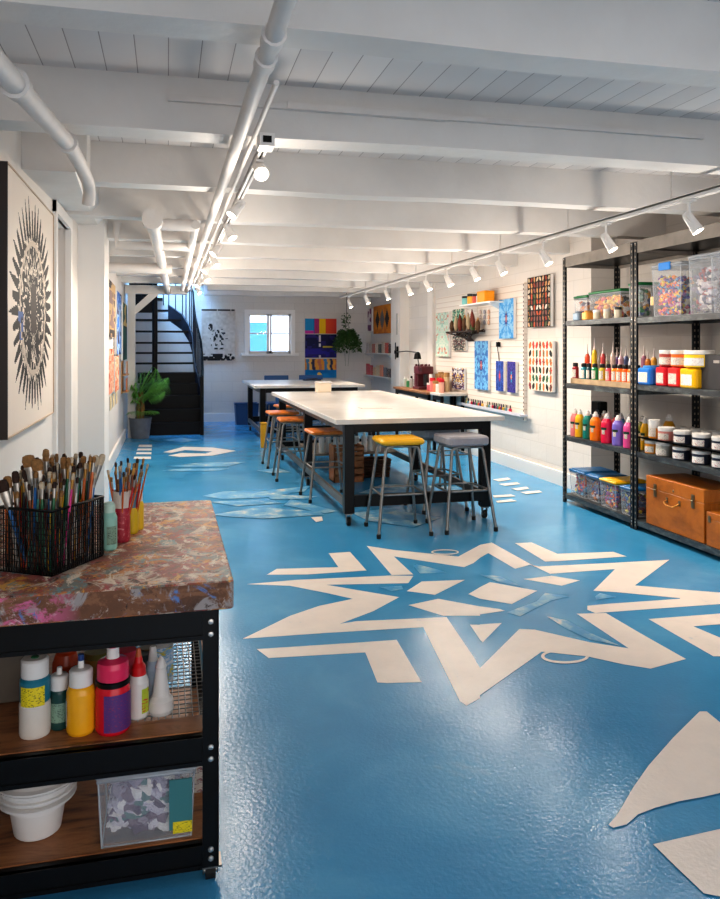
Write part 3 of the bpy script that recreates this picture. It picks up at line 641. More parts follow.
# container on the worktable
t_ = thing('storage_tub', 'small translucent cream tub standing at the far end of the big worktable', 'tub', (onZ(323, 392, .9).x, 10.15, .901))
mt = mat('cream translucent plastic', srgb(238, 222, 200), .35)
MB().box(-.1, -.07, 0, .1, .07, .12, b=.02).build('tub_body', mt, t_); MB().box(-.108, -.078, .12, .108, .078, .14, b=.02).build('lid', M_WHITE, t_)
o = MB().box(-.16, -.05, 0, .16, .05, .02, b=.01).cyl((-.1, 0, .02), (.1, 0, .035), .012, n=8).build('roll_tool', mat('navy tool plastic', srgb(38, 46, 70), .5), None, (onZ(314, 381, .9).x, 13.7, .901))
tag(o, 'dark flat tool lying on the second table below the paintings', 'tool')
# scratches of paint on the main tabletop belong to a paper sheet
o = MB().box(-.15, -.1, 0, .15, .1, .002).build('paper_sheet', smear_mat('doodled paper', [(0.4, (205, 190, 178)), (0.5, (222, 214, 206)), (0.7, (226, 220, 214))], 14, .6, bump=0), None, (onZ(375, 408, .9).x, onZ(375, 408, .9).y, .9005))
tag(o, 'faint doodled paper lying flat on the big worktable', 'paper')
# bottles and basket under the worktable
def simple_bottle(name, label, cat, loc, r, h, body, cap, capr=.45, caph=.2, group=None, seg=12, shoulder=.72):
    t_ = thing(name, label, cat, loc, 0, group)
    MB().lathe([(r * .92, 0), (r, r * .15), (r, h * shoulder), (r * .75, h * (shoulder + .07)), (r * capr, h * (1 - caph))], n=seg).build('bottle_body', body, t_)
    MB().lathe([(r * capr * 1.12, h * (1 - caph)), (r * capr * 1.12, h * .97), (r * capr * .9, h)], n=seg).build('cap', cap, t_)
    return t_
M_SHCLR = mat('frosted plastic', srgb(214, 212, 210), .3)
for i in range(9):
    simple_bottle('squeeze_bottle', 'frosted squeeze bottle in the row on the shelf under the worktable', 'bottle', (1.80 + i * .088, 9.2 + .03 * (i % 2), .2225), .036, .24, M_SHCLR, M_DARK if i % 3 else M_WHITE, group='bottles under the worktable')
t_ = thing('wicker_basket', 'dark woven basket on the floor under the worktable', 'basket', (onZ(361, 468).x, onZ(361, 468).y - .6, 0))
mw = mat('dark wicker', srgb(92, 58, 44), .8, noise=.5, nscale=60)
b = MB()
for k in range(7): b.tube([(x, y, .015 + k * .03) for x, y in ((-.15 - .004 * k, -.11), (.15 + .004 * k, -.11), (.15 + .004 * k, .11), (-.15 - .004 * k, .11))], .017, 6, closed=True)
b.box(-.14, -.1, 0, .14, .1, .01); b.build('woven_body', mw, t_)
def crate(label, x, y, z=0, w_=.34, d_=.28, h=.24, rz=0):
    t_ = thing('wooden_crate', label, 'crate', (x, y, z), rz); m = mat('crate pine', srgb(176, 116, 72), .6, noise=.3, nscale=9)
    for k in range(3):
        zz = .01 + k * h / 3
        MB().box(-w_ / 2, -d_ / 2, zz, w_ / 2, -d_ / 2 + .012, zz + h / 3 - .025).build('slat', m, t_); MB().box(-w_ / 2, d_ / 2 - .012, zz, w_ / 2, d_ / 2, zz + h / 3 - .025).build('slat', m, t_)
    for sx in (-1, 1): MB().box(sx * (w_ / 2 - .006) - .006, -d_ / 2, 0, sx * (w_ / 2 - .006) + .006, d_ / 2, h).build('end_panel', m, t_)
    MB().box(-w_ / 2, -d_ / 2, 0, w_ / 2, d_ / 2, .01).build('base', m, t_); return t_
crate('slatted wooden crate on the floor under the worktable behind the nearest wood stool', 1.95, 9.62 - 1.1)
crate('slatted wooden crate stacked on top of another under the worktable', 1.95, 8.52, .2405, h=.16)

# ================================================================== PAINT-COVERED CART
CT = thing('utility_cart', 'black steel cart with thick paint-smeared wooden top in the foreground', 'cart', (0, 2.2, 0))
CX0, CX1, CY1 = -.76 + .05, .138, 1.06
b = MB(); b.box(CX0, -.045, .78, CX1 + .038, CY1 + .06, .858, b=.012, m=0); o = b.build('cart_top', [M_CARTTOP, M_CARTEDGE], CT)
for p_ in o.data.polygons:
    if abs(p_.normal.z) < .5: p_.material_index = 1
scr = mat('steel screw heads', srgb(190, 186, 180), .3, metal=.8)
for x, sx in ((CX0 + .03, 1), (CX1, -1)):
    for y, sy in ((0, 1), (CY1, -1)):
        l_ = MB().box(min(x, x + sx * .045), min(y, y + sy * .004), .05, max(x, x + sx * .045), max(y, y + sy * .004), .78).box(min(x, x + sx * .004), min(y, y + sy * .045), .05, max(x, x + sx * .004), max(y, y + sy * .045), .78).build('leg', M_BLACK, CT)
        if sy == 1:
            for z in (.735, .70, .385, .352, .10, .075):
                MB().lathe([(.0085, 0), (.007, .003), (.0001, .004)], n=10, M=Matrix.Translation((x + sx * .022, -.001, z)) @ Matrix.Rotation(PI / 2, 4, 'X')).build('screw', scr, l_)
        caster(CT, x + sx * .022, y + sy * .03, r=.024, top=.052)
for z0, z1, nm in ((.685, .768, 'upper_rail'), (.335, .413, 'middle_rail'), (.046, .112, 'lower_rail')):
    for y in (.004, CY1 - .034):
        zm = (z0 + z1) / 2
        MB().box(CX0 + .034, y, z0, CX1 - .004, y + .012, z1).box(CX0 + .034, y - .004, z0, CX1 - .045, y + .03, z0 + .012).box(CX0 + .034, y - .004, z1 - .012, CX1 - .045, y + .03, z1).build(nm, M_BLACK, CT)
    for x in (CX0 + .034, CX1 - .02): MB().box(x, .034, z0, x + .016, CY1 - .034, z1 - .0).build('side_' + nm, M_BLACK, CT)
MB().box(CX0 + .05, .0345, .401, CX1 - .021, .13, .4165).build('middle_shelf_board', M_CARTWOOD, CT)
MB().box(CX0 + .05, .13, .401, CX1 - .27, CY1 - .035, .4165).build('middle_shelf_board', M_CARTWOOD, CT)
MB().box(CX0 + .05, .0345, .100, CX1 - .021, CY1 - .035, .1155).build('bottom_shelf_board', M_CARTWOOD, CT)
b = MB(); zz = .412      # open wire grid filling the rest of the middle shelf
for i in range(13): x = CX1 - .262 + i * .0195; b.tube([(x, .13, zz), (x, CY1 - .04, zz)], .0018, 5)
for i in range(30): y = .145 + i * .03; b.tube([(CX1 - .262, y, zz - .004), (CX1 - .028, y, zz - .004)], .0018, 5)
b.build('wire_grid', M_CHROME, CT)
MB().box(CX1 - .021, .05, .418, CX1 - .007, CY1 - .05, .432).build('edge_strip', M_CARTWOOD, CT)
S1, S0, S2 = .4170, .1160, .8583     # shelf heights (object bases just above the boards)

# --- bottles on the middle shelf
def paint_bottle(label, px, py, z, r, prof, mats_, labels=(), name='paint_bottle', cat='bottle', parts=None, loc=None, group=None):
    """prof: list of (part name, material, [(radius, height)...]) in metres"""
    p = loc if loc is not None else onZ(px, py, z)
    t_ = thing(name, label, cat, p, 0, group)
    for pn, m, pr in prof: MB().lathe(pr, n=20).build(pn, m, t_)
    for m, rr, z0, z1, a0, a1 in labels:       # a label is a curved patch
        bb = MB(); n = 8; vs = [(rr * math.cos(a0 + (a1 - a0) * i / n), rr * math.sin(a0 + (a1 - a0) * i / n), z_) for z_ in (z0, z1) for i in range(n + 1)]
        bb.add(vs, [(i, i + 1, n + 2 + i, n + 1 + i) for i in range(n)], 0, True).build('paper_label', m, t_)
    return t_
def k_at(v): return (v.x * SA + v.y * CA) / F        # metres per pixel at a place
def textlab(name, base, spots, scale=(30, 30)):
    scale = (scale[0] * 2.2,)
    """printed label: base colour with rows of dark marks"""
    if name in MATS: return MATS[name]
    m = mat(name, srgb(*base), .5); nt = m.node_tree; N, L = nt.nodes, nt.links
    tc = N.new('ShaderNodeTexCoord'); mp = N.new('ShaderNodeMapping'); mp.inputs['Scale'].default_value = (1, 1, 3.2); L.new(tc.outputs['Object'], mp.inputs['Vector'])
    n = N.new('ShaderNodeTexNoise'); n.inputs['Scale'].default_value = scale[0]; n.inputs['Detail'].default_value = 1; L.new(mp.outputs[0], n.inputs['Vector'])
    st = [(0, srgb(*base)), (.60, srgb(*base))] + [(.61 + i * .04, srgb(*c)) for i, c in enumerate(spots)]
    r = ramp(N, st, 'CONSTANT'); L.new(n.outputs['Fac'], r.inputs['Fac']); L.new(r.outputs['Color'], N['Principled BSDF'].inputs['Base Color']); return m
LY = textlab('yellow printed label', (226, 206, 30), [(60, 60, 30)], (70, 70)); LG = textlab('grey green printed label', (130, 160, 140), [(60, 80, 76)], (80, 80))
LW = textlab('white printed label', (225, 222, 216), [(70, 80, 110), (180, 90, 80)], (60, 60)); LV = textlab('violet printed label', (92, 48, 118), [(50, 70, 130), (150, 40, 90)], (60, 60))
FR = -PI / 2 - YAW * 0
v = onZ(35, 733, S1); k = k_at(v)
paint_bottle('teal paint jar with white cap and yellow label stacked on a white tub', 35, 733, S1, .03, [
    ('tub_base', plastic('off white plastic', (216, 208, 198)), [(14.2 * k, 0), (15 * k, 3 * k), (15 * k, 31 * k), (14 * k, 33 * k)]),
    ('jar_body', plastic('teal paint', (28, 116, 138)), [(13.5 * k, 33 * k), (14.5 * k, 35 * k), (14.5 * k, 55 * k), (12.5 * k, 58 * k)]),
    ('cap', plastic('white cap plastic', (226, 222, 218)), [(13 * k, 58 * k), (13.3 * k, 60 * k), (13.3 * k, 74 * k), (11.5 * k, 76 * k)]),
    ('cap_mark', plastic('green mark', (30, 110, 70)), [(4 * k, 76 * k), (3.5 * k, 76.8 * k)])], None, [(LY, 14.8 * k, 32 * k, 51 * k, FR - .9, FR + .8)], cat='jar')
WC = MATS['white cap plastic']; CLP = mat('clear bottle plastic', srgb(220, 225, 228), .15, alpha=.45)
v = onZ(59.5, 727, S1); k = k_at(v)
paint_bottle('small dark green paint bottle with white flip cap', 59.5, 727, S1, .03, [
    ('bottle_body', plastic('dark green paint', (24, 70, 66)), [(8 * k, 0), (9 * k, 2 * k), (9 * k, 36 * k), (8 * k, 39 * k)]), ('cap', WC, [(8.6 * k, 39 * k), (8.8 * k, 51 * k), (7.5 * k, 53 * k), (2.8 * k, 53.5 * k), (2.5 * k, 60 * k)])], None, [(LG, 9.25 * k, 8 * k, 27 * k, FR - 1, FR + 1)])
v = onZ(81, 731, S1); k = k_at(v)
paint_bottle('yellow paint bottle with white cap and blue tip', 81, 731, S1, .03, [
    ('bottle_body', plastic('yellow paint', (240, 172, 24), .25), [(12.5 * k, 0), (14 * k, 3 * k), (14 * k, 40 * k), (12.5 * k, 45 * k), (11 * k, 47 * k)]), ('cap', WC, [(11.2 * k, 47 * k), (11.4 * k, 61 * k), (10 * k, 63 * k), (3.2 * k, 64 * k), (2.8 * k, 71 * k)]),
    ('spout_tip', plastic('blue tip', (24, 60, 120)), [(3 * k, 71 * k), (3 * k, 77 * k)])], None, [(LW, 14.2 * k, 8 * k, 34 * k, FR - 2.3, FR - 1.1)])
v = onZ(113, 729, S1); k = k_at(v)
paint_bottle('large red and magenta paint bottle with pink shoulder and violet label', 113, 729, S1, .03, [
    ('bottle_body', plastic('red paint', (214, 24, 44), .25), [(15.5 * k, 0), (17 * k, 3 * k), (17 * k, 40 * k), (16 * k, 46 * k)]), ('neck_band', M_BLACK, [(16 * k, 46 * k), (16.8 * k, 47 * k), (16.8 * k, 51 * k), (15.5 * k, 52 * k)]),
    ('pink_cap', plastic('pink cap', (222, 44, 92), .25), [(15.4 * k, 52 * k), (15.6 * k, 64 * k), (14.5 * k, 69 * k), (6.5 * k, 72 * k)]), ('spout', WC, [(6.3 * k, 72 * k), (5.8 * k, 83 * k)]), ('spout_lid', MATS['pink cap'], [(6.8 * k, 83 * k), (6.8 * k, 87 * k), (3 * k, 89 * k)])], None, [(LV, 17.3 * k, 4 * k, 40 * k, FR - .45, FR + 1.5)])
v = onZ(138.5, 716, S1); k = k_at(v)
paint_bottle('white glue bottle with red nozzle', 138.5, 716, S1, .03, [
    ('bottle_body', plastic('white bottle', (222, 218, 214)), [(9 * k, 0), (10 * k, 2 * k), (10 * k, 35 * k), (7.5 * k, 42 * k)]), ('nozzle', plastic('red nozzle', (206, 24, 30)), [(7.4 * k, 42 * k), (7 * k, 50 * k), (4.5 * k, 54 * k), (3.5 * k, 60 * k)]),
    ('nozzle_tip', plastic('orange tip', (190, 90, 40)), [(3.2 * k, 60 * k), (1.8 * k, 68 * k)])], None, [(textlab('green yellow label', (176, 190, 50), [(190, 50, 40)], (30, 30)), 10.3 * k, 6 * k, 30 * k, FR + .35, FR + 1.3)], cat='bottle')
v = onZ(161, 712, S1); k = k_at(v)
paint_bottle('white plastic chess-piece-shaped bottle lying at the shelf edge', 161, 712, S1, .03, [('bottle_body', plastic('white moulded plastic', (226, 222, 218)), [(11 * k, 0), (12.5 * k, 4 * k), (12 * k, 13 * k), (8.5 * k, 18 * k), (6.5 * k, 32 * k), (5 * k, 44 * k), (5.5 * k, 46 * k), (3 * k, 53 * k), (.5 * k, 56 * k)])], None)['label'] = 'white tapered plastic bottle with flared foot beside the glue bottle'
v = onZ(155, 703, S1); k = k_at(v)
paint_bottle('slim pale blue bottle behind the white tapered bottle', 153, 702, S1, .03, [('bottle_body', plastic('pale blue plastic', (180, 196, 214)), [(8 * k, 0), (9 * k, 3 * k), (8 * k, 34 * k), (5 * k, 42 * k)]), ('nozzle', WC, [(4.8 * k, 42 * k), (3 * k, 56 * k)])], None)
v = onZ(66, 700, S1); k = k_at(v)
paint_bottle('round orange paint jar at the back of the middle shelf', 66, 700, S1, .03, [('jar_body', plastic('orange paint', (206, 70, 24), .25), [(11 * k, 0), (13 * k, 6 * k), (13 * k, 38 * k), (10 * k, 47 * k), (7 * k, 49 * k)]), ('cap', plastic('orange cap', (190, 70, 30)), [(7.5 * k, 49 * k), (7.5 * k, 53 * k)])], None, cat='jar')
v = onZ(122, 700, S1); k = k_at(v)
paint_bottle('pink jar standing behind the large red bottle', 127, 697, S1, .03, [('jar_body', plastic('rose paint', (200, 60, 84), .3), [(11 * k, 0), (12 * k, 4 * k), (12 * k, 36 * k), (9 * k, 42 * k)]), ('cap', plastic('rose cap', (196, 40, 70)), [(9.5 * k, 42 * k), (9.5 * k, 48 * k)])], None, cat='jar')
v = onZ(97, 694, S1); k = k_at(v)
paint_bottle('squat ochre jar at the back between orange and pink jars', 97, 690, S1, .03, [('jar_body', plastic('ochre paint', (168, 128, 52), .4), [(13 * k, 0), (15 * k, 4 * k), (15 * k, 28 * k), (12 * k, 34 * k)]), ('cap', plastic('olive cap', (120, 116, 60)), [(12.5 * k, 34 * k), (12.5 * k, 40 * k)])], None, cat='jar')
for i, (px, py, rgb) in enumerate(((142, 690, (60, 60, 52)), (148, 684, (150, 120, 60)))):
    v = onZ(px, py, S1); k = k_at(v)
    paint_bottle(['blackened paint pot at the back of the middle shelf', 'stained mustard paint pot at the back beside the cartoned bottle'][i], px, py, S1, .03, [('jar_body', plastic('stained pot %d' % i, rgb), [(8 * k, 0), (9 * k, 3 * k), (9 * k, 26 * k), (8 * k, 30 * k)]), ('cap', plastic('stained cap %d' % i, tuple(int(c * .7) for c in rgb)), [(8.4 * k, 30 * k), (8.4 * k, 37 * k)])], None, cat='jar')
v = onZ(164, 680, S1); k = k_at(v)
o = MB().box(-9 * k, -.02, 0, 9 * k, .02, 34 * k, m=0).build('carton', smear_mat('cartoon-blue printed card', [(0.35, (225, 225, 222)), (0.48, (210, 214, 220)), (0.52, (90, 160, 210)), (0.58, (226, 200, 60)), (0.66, (80, 150, 90))], 22, .5, bump=0), None, v)
tag(o, 'upright carton printed in white, blue and yellow at the back of the shelf', 'box')
o = MB().box(-.11, 0, 0, .11, .02, .28, b=.008).build('canvas_bag', mat('grey cloth', srgb(122, 112, 100), .8, bump=.8, bscale=9, noise=.3, nscale=6), None, (-.5, 2.55, S1)); tag(o, 'grey cloth bag at the far left of the middle shelf', 'bag')

# --- bottom shelf: white tubs, clear bin, papers
v = onZ(33, 846, S0); k = k_at(v)
mW = mat('white translucent tub', srgb(222, 218, 214), .3)
def white_tub(label, z0, ks, h, top_r, loc):
    t_ = thing('plastic_tub', label, 'tub', (loc.x, loc.y, z0), 0, 'stacked white tubs'); r = top_r
    MB().lathe([(r * .76, 0), (r * .80, .003), (r * .95, h * .9), (r * 1.0, h * .9), (r * 1.0, h), (r * .97, h)], n=28).build('tub_body', mW, t_); return t_
v = v + Vector((0, .08, 0)); r0 = 37 * k * 1.08
white_tub('white plastic tub at the bottom of the stack on the lowest shelf', S0 + .0005, k, .085, r0 * .72, v)
for i in range(3):
    t_ = thing('plastic_tub', ['white plastic tub nested second in the stack', 'white plastic tub nested third in the stack', 'white plastic tub topmost of the nested stack'][i], 'tub', (v.x, v.y, S0 + .0865 + i * .0215), 0, 'stacked white tubs')
    MB().lathe([(r0 * (.70 + .1 * i), 0), (r0 * (.86 + .05 * i), .012), (r0 * (.95 + .02 * i), .013), (r0 * (.96 + .02 * i), .02), (r0 * .92, .021)], n=28).build('tub_rim', mW, t_)
t_ = thing('tub_lid', 'domed white lid closing the stack of tubs', 'lid', (v.x, v.y, S0 + .1515)); MB().lathe([(r0 * 1.0, 0), (r0 * 1.01, .006), (r0 * .9, .010), (r0 * .7, .026), (.001, .03)], n=28).build('lid_disc', mW, t_)

def clear_bin(label, loc, w_, d_, h, lid=None, contents=None, rz=0, seed=0, fill=.8, lidm=None, handle=None, group=None, n=40, pal=None, size=.03, cat='storage bin'):
    t_ = thing('storage_bin', label, cat, loc, rz, group); t = .004
    b = MB(); vs = []
    def rg(s_, zz, i=0): return [(-w_ / 2 * s_ + i, -d_ / 2 * s_ + i, zz), (w_ / 2 * s_ - i, -d_ / 2 * s_ + i, zz), (w_ / 2 * s_ - i, d_ / 2 * s_ - i, zz), (-w_ / 2 * s_ + i, d_ / 2 * s_ - i, zz)]
    vs = rg(.93, 0) + rg(1, h); b.add(vs, [(3, 2, 1, 0)] + [(j, (j + 1) % 4, 4 + (j + 1) % 4, 4 + j) for j in range(4)]); b.build('bin_body', M_CLEAR, t_)
    b = MB()
    for (xa, ya, za), (xb, yb_, zb_) in zip(rg(.93, .002), rg(1, h)): b.tube([(xa, ya, za), (xb, yb_, zb_)], .003, 5)
    b.tube([(x, y, .003) for x, y, _ in rg(.93, 0)], .003, 5, closed=True).build('edge_ribs', M_CLEARLID, t_)
    MB().tube([(x, y, h - .006) for x, y, _ in rg(1.01, h)], .006, 6, closed=True).build('rim', M_CLEARLID, t_)
    if lidm:
        MB().box(-w_ / 2 - .012, -d_ / 2 - .012, h + .001, w_ / 2 + .012, d_ / 2 + .012, h + .02, b=.015).box(-w_ / 2 + .01, -d_ / 2 + .01, h + .02, w_ / 2 - .01, d_ / 2 - .01, h + .027, b=.01).build('lid', lidm, t_)
    if handle:
        for sx in ((0, -1),):
            MB().box(-.07, -d_ / 2 - .022, h - .03, .07, -d_ / 2 - .008, h + .03, b=.006).build('clip_handle', handle, t_)
    q = random.Random(seed); bb = MB(); fh = h * fill
    if pal:
        for i in range(n):
            c = q.choice(pal); rr = size * q.uniform(.6, 1.3)
            face = q.random(); x = q.uniform(-1, 1) * (w_ * .44 - rr * 1.3); y = q.uniform(-1, 1) * (d_ * .44 - rr * 1.3)
            if face < .5: y = -(d_ * .44 - rr * 1.3)
            elif face < .8: x = -(w_ * .44 - rr * 1.3)
            bb.blob((x, y, rr + q.random() * max(.001, fh - 2 * rr)), rr, 0, srgb(*c), seed * 100 + i, (1, 1, .8))
        o = bb.build('bin_contents', M_ART, t_); o['kind'] = 'stuff'
    return t_
c0 = onZ(100, 849, S0); c1 = onZ(193, 839, S0); k = k_at(c0)
bw = (c1 - c0).length
bb = clear_bin('clear plastic bin full of crumpled white, grey and teal fabric on the lowest shelf', (c0.lerp(c1, .5)) + Vector((0.0, .1, 0)), bw / .97, .2, .195, rz=.0, seed=3, fill=.97, n=150, size=.031,
               pal=[(205, 200, 210), (186, 180, 196), (120, 100, 120), (92, 122, 124), (214, 208, 206), (150, 140, 160), (90, 70, 96), (226, 222, 222)], lidm=M_CLEARLID)
MB().box(bw * .28, -.105, .02, bw * .49, -.1015, .052).build('price_sticker', LY, bb)
MB().box(bw * .24, -.104, .03, bw * .49, -.1005, .17).build('teal_box', mat('teal card', srgb(60, 120, 124), .5), bb)
for i in range(5):
    o = MB().box(-.05, -.07, 0, .05, .07, .0335).build('paper_pad', textlab('newsprint', (190, 180, 168), [(90, 100, 120), (150, 80, 70)], (35, 35)), None, (CX1 - .06, 2.2 + .33, S0 + i * .034)); tag(o, 'stack of printed paper pads between the clear bin and the cart leg', 'paper', 'printed paper pads')

# --- basket of brushes on top
B0 = onZ(52, 577, S2); B1 = onZ(103, 556, S2); B2 = onZ(-4, 572, S2)
ax = (B1 - B0); ln = ax.length; ang = math.atan2(ax.y, ax.x)
bk = thing('wire_basket', 'black mesh basket packed with paintbrushes on the cart top', 'basket', B0, ang)   # local x: along the long side, y: width
wd = .185; bh = .182; M_MESH = M_BLACK
b = MB(); gx = int(ln / .009); gy = int(wd / .009); gz = 11
for side, (n, f_) in {'f': (gx, lambda s_: (s_ * ln, 0)), 'b': (gx, lambda s_: (s_ * ln, wd)), 'l': (gy, lambda s_: (0, s_ * wd)), 'r': (gy, lambda s_: (ln, s_ * wd))}.items():
    for i in range(n + 1):
        x, y = f_(i / n); b.tube([(x, y, .004), (x, y, bh)], .0016 if i % 4 else .0026, 4)
    for j in range(1, gz): z = bh * j / gz; b.tube([(*f_(0), z), (*f_(1), z)], .0013, 4)
b.build('mesh_side', M_MESH, bk)
MB().tube([(0, 0, bh), (ln, 0, bh), (ln, wd, bh), (0, wd, bh)], .0045, 6, closed=True).build('rim', M_MESH, bk); MB().box(0, 0, 0, ln, wd, .004).build('base', M_MESH, bk)
def brush(label, base, top, hr, hm, fm, bm_, flat=False, bl=.035, fl=.04, bw=1.0, group='brushes in the black mesh basket', name='paintbrush'):
    base, top = Vector(base), Vector(top); t_ = thing(name, label, 'paintbrush', base, 0, group)
    d = (top - base); L_ = d.length; M = d.to_track_quat('Z', 'Y').to_matrix().to_4x4() @ Matrix.Rotation(R.uniform(0, 3), 4, 'Z') if not flat else d.to_track_quat('Z', 'Y').to_matrix().to_4x4() @ Matrix.Rotation(PI * .5 + YAW, 4, 'Z')
    h = L_ - bl - fl
    MB().lathe([(hr * .35, 0), (hr * .7, h * .3), (hr, h * .75), (hr * .8, h)], n=8, M=M).build('handle', hm, t_)
    sy = .35 if flat else 1
    MB().lathe([(hr * .82, h), (hr * .9 * (bw), h + fl * .4), (hr * 1.1 * bw, h + fl)], n=10, M=M, sy=1 if not flat else .5).build('ferrule', fm, t_)
    MB().lathe([(hr * 1.08 * bw, h + fl), (hr * 1.35 * bw, h + fl + bl * .5), (hr * 1.1 * bw, L_ - bl * .1), (hr * .5 * bw, L_)], n=10, M=M, sy=1 if not flat else .45).build('bristles', bm_, t_)
    return t_
HM = {'orange': (200, 96, 30), 'red': (186, 34, 36), 'black': (30, 28, 30), 'blue': (36, 104, 168), 'yellow': (222, 170, 30), 'green': (26, 100, 62), 'pink': (214, 56, 130), 'white': (210, 202, 194), 'brown': (120, 66, 38), 'teal': (110, 186, 170)}
hmats = {n: plastic('%s lacquer' % n, c, .3) for n, c in HM.items()}
FER = mat('brushed ferrule', srgb(176, 168, 158), .3, metal=.8, noise=.35, nscale=40); FERB = mat('brass ferrule', srgb(190, 140, 70), .35, metal=.7)
BR = {'tan': mat('tan bristle', srgb(156, 112, 66), .9, noise=.4, nscale=120), 'dark': mat('dark bristle', srgb(58, 36, 26), .9, noise=.4, nscale=120), 'pale': mat('pale bristle', srgb(206, 186, 158), .9, noise=.3, nscale=120)}
RB = Matrix.Rotation(ang, 4, 'Z')
def inb(u, v_, z): return B0 + (RB @ Vector((u * ln, v_ * wd, 0))) + Vector((0, 0, z))
qq = random.Random(21); names = list(HM)
for i in range(140):
    u = qq.uniform(.06, .94); v_ = qq.uniform(.1, .9); hn = qq.choice(['orange', 'orange', 'red', 'black', 'yellow', 'green', 'pink', 'white', 'brown', 'brown', 'teal', 'blue']); hh = qq.uniform(.225, .30) + (-.01 if u < .35 else .02)
    lean = Vector((qq.uniform(-.018, .03), qq.uniform(-.02, .02), 0)); z = .006
    bt = qq.choice(list(BR)); thick = qq.choice([.0032, .004, .0052])
    brush('thin %s-handled brush with %s bristles in the black mesh basket' % (hn, bt), inb(u, v_, z), inb(u, v_, hh) + lean, thick, hmats[hn], FER if qq.random() < .75 else FERB, BR[bt], bl=.018, fl=.028)
big = [(28, 455, 32, 'tan', 'black', 1.9, 'broad brush with tan bristles and black handle, left of the tallest'), (36, 459, 40, 'tan', 'black', 1.7, 'broad tan-bristled brush just left of the tallest one'), (46, 449, 40, 'tan', 'white', 2.2, 'tallest broad brush with silver ferrule in the black mesh basket'),
       (63, 457, 66, 'tan', 'red', 1.1, 'medium tan brush standing in the middle of the mesh basket'), (84, 456, 84, 'tan', 'green', 1.1, 'medium brush with tan tip toward the right of the mesh basket'), (96, 455, 92, 'pale', 'white', 1.2, 'flat pale-bristled brush at the right of the mesh basket'), (103, 454, 99, 'pale', 'brown', 1.2, 'pale-tipped brush at the right end of the mesh basket'),
       (15, 471, 24, 'dark', 'red', 1.2, 'red-handled brush with dark tip leaning left in the basket'), (7, 476, 22, 'tan', 'white', 1.3, 'silver and tan brush leaning left in the basket'), (1, 480, 16, 'dark', 'blue', 1.6, 'blue-handled brush leaning over the left rim'), (24, 470, 30, 'dark', 'brown', 1.0, 'dark-tipped brown brush at the left of the basket'), (74, 465, 74, 'tan', 'yellow', 1.0, 'yellow-handled brush near the middle of the basket')]
for i, (px, py, bx, bt, hn, kk, lb) in enumerate(big):
    u = min(.93, max(.08, (bx - 5) / 98 * .9)); v_ = .45 - .25 * (i % 2); base = inb(u, v_, .006) if px > 20 else inb(.1 + px * .002, .55 + .1 * (i % 3), .006)
    top = onY(px, py, base.y + .01)
    brush(lb, base, top, .0055 * min(kk, 1.4), hmats[hn], FER, BR[bt], True, bl=.035, fl=.055, bw=kk * .8 + .3)
for i, (c, nm, u) in enumerate((((20, 110, 60), 'green', .55), ((214, 50, 130), 'pink', .72), ((226, 170, 40), 'yellow', .88))):
    pp_ = inb(u, .3, .006); t_ = thing('marker_pen', 'thick %s marker pen standing among the brushes in the basket' % nm, 'marker', pp_)
    MB().lathe([(.009, 0), (.009, .12), (.007, .122)], n=12).build('barrel', M_WHITE, t_); MB().lathe([(.0098, .122), (.0098, .16), (.007, .168)], n=12).build('cap', hmats[nm], t_)
# --- bottles beside the basket
v = onZ(109, 549, S2); k = k_at(v)
paint_bottle('mint green bottle with white flip cap right of the brush basket', 109, 549, S2, .03, [('bottle_body', plastic('mint paint', (150, 200, 186)), [(7 * k, 0), (8 * k, 2 * k), (8 * k, 32 * k), (6 * k, 37 * k)]), ('cap', plastic('mint cap', (186, 214, 200)), [(6 * k, 37 * k), (6 * k, 44 * k), (4 * k, 47 * k)])], None, [(LG, 8.2 * k, 6 * k, 24 * k, FR - .2, FR + 1.1)])
v = onZ(122, 541, S2); k = k_at(v)
def holder(label, px, py, prof, labels=()): return paint_bottle(label, px, py, S2, .03, prof, None, labels, name='brush_jar', cat='jar')
holder('crimson-splashed jar with white collar holding brushes', 121.5, 541, [('jar_body', smear_mat('crimson splashed plastic', [(0.4, (150, 30, 50)), (0.55, (176, 44, 62)), (0.62, (214, 150, 150)), (0.7, (160, 30, 46))], 30, .35, bump=0), [(7.5 * k, 0), (8.5 * k, 2 * k), (8.5 * k, 32 * k), (8 * k, 34 * k)]), ('collar', plastic('dusty white collar', (206, 196, 186)), [(8.8 * k, 34 * k), (9.2 * k, 50 * k), (8.0 * k, 50.5 * k), (8 * k, 36 * k)])])
v = onZ(131, 533, S2)
holder('yellow and teal paint-covered jar holding brushes at the end of the row', 132, 533, [('jar_body', plastic('yellow splashed plastic', (216, 184, 30)), [(5.5 * k, 0), (6.5 * k, 2 * k), (6.5 * k, 26 * k), (6.2 * k, 27 * k)]), ('jar_neck', plastic('slate blue plastic', (92, 122, 140)), [(6.3 * k, 27 * k), (6.6 * k, 42 * k), (5.6 * k, 42.3 * k), (5.6 * k, 30 * k)])])
v = onZ(138, 528, S2)
paint_bottle('slim yellow bottle with white cap behind the brush jars', 138.5, 529, S2, .03, [('bottle_body', plastic('lemon paint', (228, 190, 40)), [(5 * k, 0), (5.5 * k, 2 * k), (5.5 * k, 26 * k), (4.4 * k, 30 * k)]), ('cap', WC, [(4.4 * k, 30 * k), (4.2 * k, 42 * k)])], None)
